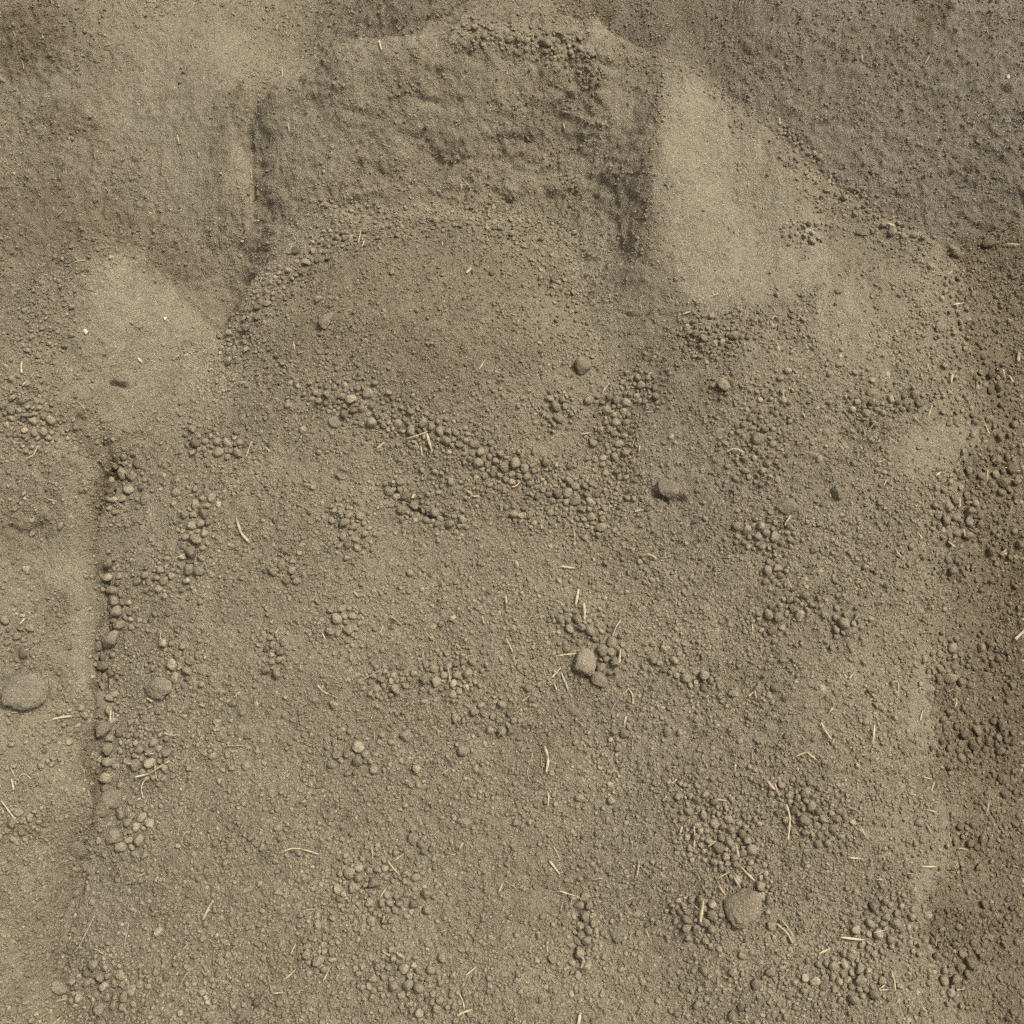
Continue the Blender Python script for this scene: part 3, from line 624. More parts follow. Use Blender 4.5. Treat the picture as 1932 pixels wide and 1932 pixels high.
# ---------------------------------------------------------------- clods: nests and chains read off the photograph (polyline, spread, mean size, how many, phrase)
NESTS = [
 ([(442, 690), (450, 640), (480, 592), (512, 550), (560, 502), (620, 462), (680, 436)], 13, 12.5, 170, 'on the left rim of the upper hump'),
 ([(680, 432), (800, 418), (900, 424), (1000, 470), (1062, 560), (1092, 585)], 16, 9.5, 150, 'on the curved top rim of the hump'),
 ([(620, 752), (680, 772), (710, 760)], 22, 12, 80, 'in the rubble below the hump, upper left'),
 ([(740, 792), (820, 812), (880, 842), (920, 872), (990, 902)], 15, 12.5, 170, 'along the diagonal band across the slope'),
 ([(990, 905), (1060, 925), (1120, 962), (1112, 1002)], 17, 13, 120, 'at the lower end of the diagonal band'),
 ([(1160, 760), (1166, 830), (1150, 880), (1182, 895)], 14, 11.5, 110, 'in the upright column beside the diagonal band'),
 ([(985, 948), (1080, 942), (1160, 930)], 15, 13, 100, 'in the dense heap under the diagonal band'),
 ([(740, 915), (760, 952), (810, 975), (872, 990)], 12, 12, 60, 'along the curved crack in the slope'),
 ([(800, 900), (900, 900)], 40, 8, 50, 'above the curved crack'),
 ([(365, 828), (430, 850), (455, 852)], 13, 11.5, 62, 'in the small heap below the gravel chute'),
 ([(392, 938), (370, 975), (366, 1020), (362, 1060)], 8, 17, 48, 'in the chain above the touching pair of stones'),
 ([(245, 885), (225, 940)], 11, 18, 30, 'at the top of the left gutter'),
 ([(200, 1060), (208, 1085), (214, 1110), (228, 1150), (234, 1185)], 6, 22, 30, 'in the upper left gutter chain'),
 ([(190, 1238), (206, 1270), (200, 1330), (206, 1360)], 6, 19, 34, 'in the left gutter between the pale stones'),
 ([(203, 1430), (200, 1490)], 6, 14, 16, 'in the left gutter above the angular stone'),
 ([(240, 1520), (262, 1580), (255, 1605)], 18, 15, 36, 'beside the wedge shaped stone'),
 ([(290, 1090), (335, 1085)], 18, 13, 26, 'left of the touching pair of stones'),
 ([(1290, 622), (1330, 655), (1400, 630)], 15, 11, 100, 'in the dark nest under the smooth spur'),
 ([(1395, 1010), (1430, 1005), (1470, 1020), (1490, 1000)], 14, 14, 44, 'near the straw under the buried dark stone'),
 ([(1460, 1068), (1468, 1088)], 10, 14, 24, 'in a tight nest right of the slope centre'),
 ([(1505, 1135), (1520, 1142)], 11, 15, 16, 'in a nest of few round clods right of centre'),
 ([(1460, 1160), (1448, 1190)], 12, 14, 26, 'in a trailing nest below the tight nest'),
 ([(1575, 1172), (1600, 1178)], 12, 15, 14, 'in a small nest on the right flank'),
 ([(1075, 1180), (1115, 1178)], 12, 14, 30, 'just above the upright brownish stone'),
 ([(1120, 1208), (1150, 1232), (1140, 1250)], 11, 23, 20, 'in the round nest beside the upright brownish stone'),
 ([(800, 1275), (850, 1268), (875, 1285)], 15, 13, 70, 'in the nest left of the slope centre'),
 ([(700, 1288), (760, 1290)], 14, 12, 40, 'in the thin trail leading to the central nest'),
 ([(1290, 1278), (1340, 1282)], 8, 14, 16, 'in a short row right of centre'),
 ([(512, 1205), (525, 1262)], 11, 13, 34, 'in an upright cluster left of centre'),
 ([(320, 1240), (340, 1272)], 16, 12, 36, 'around the flat oval grey stone'),
 ([(1790, 955), (1815, 985), (1800, 1000)], 15, 22, 40, 'in the big heap at the furrow rim'),
 ([(1860, 880), (1880, 905), (1912, 890)], 19, 16, 50, 'in the dark heap on the furrow wall'),
 ([(1850, 715), (1880, 730)], 18, 14, 34, 'on the upper furrow floor'),
 ([(1790, 700), (1800, 770)], 14, 13, 26, 'on the upper right rim of the slope'),
 ([(1790, 1060), (1800, 1080)], 12, 14, 14, 'under the big heap at the furrow rim'),
 ([(1775, 1230), (1800, 1300)], 18, 14, 40, 'along the middle of the furrow'),
 ([(1840, 1385), (1880, 1400)], 24, 13, 45, 'in the wide heap low in the furrow'),
 ([(1315, 1520), (1360, 1555), (1345, 1600), (1410, 1620)], 26, 11.5, 260, 'in the broad bed above the domed boulder'),
 ([(1470, 1500), (1540, 1540), (1580, 1560)], 26, 12, 120, 'in the scattered bed right of the long bent straw'),
 ([(1300, 1735), (1345, 1725)], 16, 15, 44, 'pressed against the left of the domed boulder'),
 ([(1420, 1660), (1440, 1700)], 12, 14, 22, 'pressed against the right of the domed boulder'),
 ([(1545, 1835), (1600, 1850), (1645, 1862)], 20, 14, 74, 'in the heap at the lower right of the slope'),
 ([(1640, 1740), (1700, 1730)], 26, 13, 70, 'on the lower right flank'),
 ([(1740, 1785), (1770, 1790)], 16, 13, 34, 'on the lower right rim'),
 ([(1785, 1770), (1810, 1795), (1790, 1830)], 15, 20, 38, 'in the pile at the furrow foot'),
 ([(1095, 1695), (1102, 1745), (1094, 1800), (1092, 1835)], 6, 19, 36, 'in the crevice chain low on the slope'),
 ([(585, 1790), (605, 1810)], 18, 12.5, 44, 'in a nest low on the left slope'),
 ([(590, 1748), (612, 1760)], 12, 19, 8, 'among the bigger clods above the low left nest'),
 ([(640, 1680), (710, 1640)], 20, 12, 66, 'in the lower left trail'),
 ([(690, 1840), (760, 1850), (830, 1900)], 22, 14, 90, 'along the bottom of the slope'),
 ([(260, 1400), (290, 1450)], 22, 12, 60, 'right of the lower left gutter'),
 ([(180, 1850), (240, 1880)], 26, 17, 50, 'in the bottom left corner of the slope'),
 ([(30, 760), (55, 790), (90, 820)], 22, 11.5, 80, 'on top of the left mound'),
 ([(60, 640), (100, 660)], 24, 10, 50, 'near the crest of the left mound'),
 ([(88, 1432), (92, 1446)], 8, 13, 12, 'in a small nest on the lower left mound'),
 ([(25, 1560), (50, 1545)], 15, 12, 40, 'in a nest at the left picture edge'),
 ([(20, 1190), (40, 1215)], 14, 15, 16, 'in a nest above the largest flat stone'),
 ([(790, 1590), (810, 1600)], 10, 15, 10, 'in the huddle beside the upright oval stone'),
 ([(530, 1075), (550, 1070)], 14, 14, 18, 'in a loose cluster under the large bent straw'),
 ([(650, 1160), (660, 1190)], 14, 14, 20, 'in a loose cluster left of centre'),
 ([(1250, 1240), (1290, 1260)], 18, 10, 30, 'in fine clods right of the upright stone'),
 ([(880, 1360), (930, 1340), (950, 1370)], 18, 17, 18, 'in loose clods right of the squarish stone'),
 ([(1160, 1380), (1165, 1400)], 8, 18, 4, 'in the small group of three below centre'),
 ([(650, 1430), (700, 1420)], 20, 14, 22, 'in loose clods left of the squarish stone'),
 ([(1040, 760), (1050, 790)], 15, 13, 30, 'under the upper round dusty stone'),
 ([(1200, 720), (1215, 750)], 15, 11, 40, 'right of the upper column'),
 ([(1430, 790), (1420, 830)], 18, 12, 36, 'on the upper right slope'),
 ([(1350, 720), (1370, 730)], 12, 12, 16, 'below the dark nest'),
 ([(1630, 750), (1640, 790)], 16, 14, 24, 'in the group on the upper right flank'),
 ([(1720, 755), (1725, 765)], 9, 17, 7, 'in the trio near the right rim'),
 ([(1450, 740), (1440, 870), (1410, 900)], 18, 13, 60, 'in the trail left of the buried dark stone'),
 ([(660, 960), (670, 1020)], 18, 12, 36, 'in rubble left of the curved crack'),
 ([(870, 60), (980, 75), (1100, 100)], 13, 11, 100, 'on the rubble ledge near the top'),
 ([(1100, 110), (1120, 150)], 14, 9, 30, 'below the top rubble ledge'),
 ([(1470, 240), (1560, 340), (1650, 400), (1740, 460)], 10, 10.5, 120, 'along the ridge crest'),
 ([(1540, 430), (1500, 450)], 16, 10, 30, 'at the foot of the ridge rubble'),
 ([(1790, 520), (1815, 600), (1810, 660)], 16, 12, 40, 'under the end of the ridge'),
 ([(1870, 560), (1890, 640)], 30, 9, 30, 'on the upper furrow slope'),
 ([(1850, 800), (1890, 830)], 24, 11, 24, 'along the furrow wall'),
 ([(1880, 1000), (1900, 1080)], 26, 11, 24, 'on the furrow floor below the dark heap'),
 ([(1800, 1340), (1790, 1440)], 16, 12, 40, 'at the foot of the right rim'),
 ([(1850, 1240), (1900, 1280)], 26, 11, 22, 'in the middle of the furrow floor'),
 ([(1830, 1560), (1810, 1640)], 16, 12, 30, 'along the lower right rim foot'),
 ([(1880, 1700), (1890, 1780)], 28, 12, 24, 'on the lower furrow floor'),
 ([(620, 400), (700, 405)], 14, 9, 40, 'spilled under the left of the cut face'),
 ([(880, 400), (1000, 425), (1060, 440)], 14, 9, 60, 'spilled under the middle of the cut face'),
 ([(700, 1700), (760, 1680)], 30, 14, 40, 'on the lower middle slope'),
]
GRIDC = 30.0
cells = {}
def near_ok(x, y, dm, tight):
    c0, c1 = int(x // GRIDC), int(y // GRIDC)
    for a in (-1, 0, 1):
        for b in (-1, 0, 1):
            for (px, py, pd) in cells.get((c0 + a, c1 + b), ()):
                if (px - x) ** 2 + (py - y) ** 2 < (tight * (pd + dm)) ** 2: return False
    return True
def put(x, y, dm): cells.setdefault((int(x // GRIDC), int(y // GRIDC)), []).append((x, y, dm))
for x, y, dm in placed:
    m = int(dm // (2 * GRIDC)) + 1 if dm > 30 else 0
    for a in range(-m, m + 1):
        for b in range(-m, m + 1):
            cells.setdefault((int(x // GRIDC) + a, int(y // GRIDC) + b), []).append((x, y, dm))

clods = []   # (vx, vy, size px, nest or -1, lift)
for ni, (line, spread, size, count, _) in enumerate(NESTS):
    ln = np.array(line, float); seg = np.hypot(*(ln[1:] - ln[:-1]).T); cum = np.r_[0, np.cumsum(seg)]
    made = 0
    sizes = np.sort(np.clip(size * (.72 if line[0][1] < 720 else .88) * np.exp(rng.normal(0, .36, int(count * 1.9))), 4.0, 25))[::-1]
    for dm in sizes:
        for _try in range(24):
            t = rng.uniform(0, cum[-1]); ox, oy = rng.standard_t(4) * spread * 1.25, rng.standard_t(4) * spread * 1.05; x = np.interp(t, cum, ln[:, 0]) + ox; y = np.interp(t, cum, ln[:, 1]) + oy; dm2 = max(3.6, dm * min(1.12, max(.45, 1.2 - .18 * math.hypot(ox, oy) / spread)))
            if not (-10 < x < 1942 and -10 < y < 1942): continue
            if near_ok(x, y, dm2, .40): break
        else:
            continue
        put(x, y, dm2); clods.append((x, y, dm2, ni, rng.uniform(-.04, .24)))
# loose clods over the open slope
noi = lambda x, y, f, s: vnoise(np.array([[x * f, y * f, .5]]), 1.0, s)[0]
loose = 0
for n_c, kind_ in ((26000, 'mid'), (80000, 'small')):
    cand = np.c_[rng.uniform(0, 1932, n_c), rng.uniform(0, 1932, n_c)]
    pat = fbm(np.c_[cand / 170., np.zeros(n_c)], 1.0, 3, 8) + .5 * fbm(np.c_[cand / 50., np.zeros(n_c)], 1.0, 2, 9)
    hi = zb[np.clip(cand[:, 1] / 2, 0, BW - 1).astype(int), np.clip(cand[:, 0] / 2, 0, BW - 1).astype(int)]
    wl = np.array([1.0, .30, .06, .6])[lay[hi]] * (1 - np.minimum(.985, 1.2 * m_wiped[hi])) * (1 - .85 * m_gravel[hi])
    if kind_ == 'mid': wl *= np.clip(.30 + .60 * pat, .04, 1) * np.where(cand[:, 1] > 700, 1, .5)
    else: wl *= np.clip(.62 + .62 * pat, .08, 1)
    keep = np.where(rng.uniform(size=n_c) < wl)[0]
    for k in keep:
        x, y = cand[k]; l = lay[hi[k]]
        big = 1.0 + .35 * np.clip((y - 900) / 1000, -.6, 1)
        dm = min(8.0 * big * math.exp(.32 * rng.normal()), 20) if kind_ == 'mid' else min(4.3 * big * (1 - rng.uniform()) ** (-1 / 3.0), 14)
        if l in (1, 2): dm = min(dm * .8, 9)
        if near_ok(x, y, dm, .45):
            put(x, y, dm); loose += 1
            clods.append((x, y, dm, -1, rng.uniform(-.38, -.16) if l in (1, 2) else rng.uniform(-.26, .14)))

clods.sort(key=lambda c: -c[2])
def side_phrase(x, y):
    best = min(landmarks, key=lambda q: math.hypot(q[0] - x, q[1] - y))
    dx, dy = x - best[0], y - best[1]
    rel = ('below' if dy > 0 else 'above') if abs(dy) > abs(dx) else ('right of' if dx > 0 else 'left of')
    return rel, best[2], math.hypot(dx, dy)
SHORT = {}
def short_name(label):
    words = label.split()
    cut = len(words)
    for j, wd in enumerate(words):
        if j > 1 and wd in ('on', 'in', 'with', 'beside', 'straddling', 'topping', 'touching', 'near', 'set', 'tucked', 'where', 'half', 'just', 'low', 'lowest', 'alone', 'above', 'below', 'at', 'buried', 'right', 'cut', 'under'):
            cut = j; break
    return ' '.join(words[:min(cut, 6)])

stuff_rows = []; big_seen = set(); clod_seen = set()
n_ind = 0
for x, y, dm, ni, lift in clods:
    i = hit(x, y)
    if i < 0: continue
    s = px2m(DEP[i]); p = on_soil(x, y); n = N0[i]; dia = dm * s
    pos = p + n * dia * (lift + .10)
    if n_ind < 290 and 4 < x < 1928 and 4 < y < 1928:
        k = int(rng.integers(0, len(CLODS)))
        o = bpy.data.objects.new('soil_clod', CLODS[k]); COL.objects.link(o)
        o.matrix_world = Matrix.Translation(Vector(pos)) @ frame_rot(n, rng.uniform(0, 6.28), .35).to_4x4() @ Matrix.Diagonal((dia, dia, dia, 1))
        if ni >= 0:
            line = np.array(NESTS[ni][0]); ddx, ddy = x - line[:, 0].mean(), y - line[:, 1].mean()
            first = ni not in big_seen; big_seen.add(ni)
            where = 'largest' if first else ('upper' if ddy < -6 else 'lower' if ddy > 6 else 'middle') + (' left' if ddx < -6 else ' right' if ddx > 6 else '')
            lb = where + ' rounded soil clod ' + NESTS[ni][4]
            if lb in clod_seen: lb = ('smaller ' if dm < 17 else 'bigger ') + lb
            clod_seen.add(lb)
            tag(o, lb, 'clod', 'soil clods ' + NESTS[ni][4])
        else:
            rel, lm, dist = side_phrase(x, y)
            ph = ('close ' if dist < 90 else 'well ' if dist > 190 else '') + rel + ' the ' + short_name(lm)
            lb = 'loose soil clod lying ' + ph
            if lb in clod_seen:
                two = sorted(landmarks, key=lambda q: math.hypot(q[0] - x, q[1] - y))[1:3]
                lb = 'loose soil clod between the ' + ' '.join(short_name(two[0][2]).split()[-3:]) + ' and the ' + ' '.join(short_name(two[1][2]).split()[-3:])
            clod_seen.add(lb)
            tag(o, lb, 'clod', 'loose clods ' + ph)
        o['brown_shade'] = float(m_brown_shade[i]) * .85; o['dust'] = float(rng.uniform(0, .45)); o['grey'] = float(m_grey[i])
        n_ind += 1
    else:
        stuff_rows.append((pos, dia, i))

# ---------------------------------------------------------------- uncountable clods and grit: one object each
def shape_collection(name, meshes):
    c = bpy.data.collections.new(name)
    for me in meshes:
        c.objects.link(bpy.data.objects.new(me.name + '_shape', me))
    return c

def scatter(name, label, pos, dia, idx, shapes, cat, tilt=.5):
    n = len(pos)
    me = bpy.data.meshes.new(name); me.vertices.add(n); me.vertices.foreach_set('co', np.asarray(pos, np.float32).reshape(-1))
    nv = N0[idx]; az = rng.uniform(0, 2 * math.pi, n)
    ex = np.arctan2(-nv[:, 1], nv[:, 2]) + tilt * rng.normal(size=n) * .6; eyv = np.arcsin(np.clip(nv[:, 0], -1, 1)) + tilt * rng.normal(size=n) * .6
    # spin about the upright first, then lean with the slope
    cx_, sx_, cy_, sy_, cz_, sz_ = np.cos(ex), np.sin(ex), np.cos(eyv), np.sin(eyv), np.cos(az), np.sin(az)
    Z0 = np.zeros(n)
    A_ = np.stack([np.stack([cy_, sy_ * sx_, sy_ * cx_], -1), np.stack([Z0, cx_, -sx_], -1), np.stack([-sy_, cy_ * sx_, cy_ * cx_], -1)], 1)
    B_ = np.stack([np.stack([cz_, -sz_, Z0], -1), np.stack([sz_, cz_, Z0], -1), np.stack([Z0, Z0, Z0 + 1], -1)], 1)
    M_ = A_ @ B_
    rot = np.stack([np.arctan2(M_[:, 2, 1], M_[:, 2, 2]), np.arcsin(np.clip(-M_[:, 2, 0], -1, 1)), np.arctan2(M_[:, 1, 0], M_[:, 0, 0])], -1).astype(np.float32)
    def fattr(an, arr): me.attributes.new(an, 'FLOAT', 'POINT').data.foreach_set('value', np.asarray(arr, np.float32))
    fattr('scl', dia); fattr('brown_shade', m_brown_shade[idx] * .9); fattr('grey', m_grey[idx]); fattr('dust', np.clip(np.maximum(m_smooth[idx] * .8, m_gravel[idx]) + rng.uniform(0, .3, n), 0, 1))
    me.attributes.new('rot', 'FLOAT_VECTOR', 'POINT').data.foreach_set('vector', rot.reshape(-1))
    me.attributes.new('vid', 'INT', 'POINT').data.foreach_set('value', rng.integers(0, len(shapes), n).astype(np.int32))
    o = bpy.data.objects.new(name, me); COL.objects.link(o)
    ng = bpy.data.node_groups.new(name + ' pieces', 'GeometryNodeTree')
    ng.interface.new_socket('Geometry', in_out='INPUT', socket_type='NodeSocketGeometry'); ng.interface.new_socket('Geometry', in_out='OUTPUT', socket_type='NodeSocketGeometry')
    N = ng.nodes.new; gi, go = N('NodeGroupInput'), N('NodeGroupOutput')
    ip, ci = N('GeometryNodeInstanceOnPoints'), N('GeometryNodeCollectionInfo')
    ci.inputs['Collection'].default_value = shape_collection(name + ' shapes', shapes)
    ci.inputs['Separate Children'].default_value = True; ci.inputs['Reset Children'].default_value = True
    def na(an, typ):
        q = N('GeometryNodeInputNamedAttribute'); q.data_type = typ; q.inputs['Name'].default_value = an
        return q.outputs['Attribute']
    e2r = N('FunctionNodeEulerToRotation'); K = ng.links.new
    K(na('rot', 'FLOAT_VECTOR'), e2r.inputs[0]); K(e2r.outputs[0], ip.inputs['Rotation'])
    K(na('scl', 'FLOAT'), ip.inputs['Scale']); K(na('vid', 'INT'), ip.inputs['Instance Index'])
    ip.inputs['Pick Instance'].default_value = True
    K(gi.outputs[0], ip.inputs['Points']); K(ci.outputs[0], ip.inputs['Instance']); K(ip.outputs[0], go.inputs[0])
    md = o.modifiers.new('pieces', 'NODES'); md.node_group = ng
    tag(o, label, cat, kind='stuff'); return o

sp = np.array([r[0] for r in stuff_rows]); sdm = np.array([r[1] for r in stuff_rows]); si = np.array([r[2] for r in stuff_rows])
scatter('soil_clods', 'countless smaller soil clods strewn over the whole slope', sp, sdm, si, CLODS, 'clods')

# grit: weighted by true surface area, thick where the soil is crumbly, thin on wiped faces, very fine in the chutes
cell = (np.gradient(gx)[None, :] * np.gradient(gy)[:, None]).reshape(-1) / np.maximum(N0[:, 2], .2)
pt = fbm(P0, 18, 3, 140) * .6 + fbm(P0, 60, 2, 150) * .4
dens = np.where(lay == 0, 1.0, np.where(lay == 3, .75, np.where(lay == 1, .55, .45))) * np.clip(.5 + 1.05 * pt, .05, 1.9)
dens *= np.maximum((1 - .97 * np.clip(m_wiped * 1.25, 0, 1)) ** 1.3, .22 * np.clip(fbm(strk, 50, 3, 85) * 1.6 + .25, 0, 1))
win = (VX > -250) & (VX < 2180) & (VY > -150) & (VY < 2100) & (DEP > .3) & (PT[:, 1] < 3)
def draw(wt, n):
    wt = wt * cell * win; c = np.cumsum(wt)
    return np.searchsorted(c, rng.uniform(0, c[-1], n))
def grit_points(idx, lo, ex_, cap, sink):
    dm = np.minimum(lo * (1 - rng.uniform(size=len(idx))) ** (-1 / ex_), cap)
    jit = rng.uniform(-.5, .5, (len(idx), 1)) * tx.reshape(-1, 3)[idx] + rng.uniform(-.5, .5, (len(idx), 1)) * ty.reshape(-1, 3)[idx]
    return PT[idx] + jit + N0[idx] * (dm * rng.uniform(-sink, .22, len(idx)))[:, None], dm
g1 = draw(dens, 190000); p1, d1 = grit_points(g1, .0025, 2.7, .0085, .15)
g2 = draw(m_gravel + .05 * m_brown_shade, 16000); p2, d2 = grit_points(g2, .0016, 3.2, .0045, .1)
gi_ = np.r_[g1, g2]
scatter('soil_grit', 'fine crumbs and grit covering the soil', np.r_[p1, p2], np.r_[d1, d2], gi_, GRITS, 'grit')

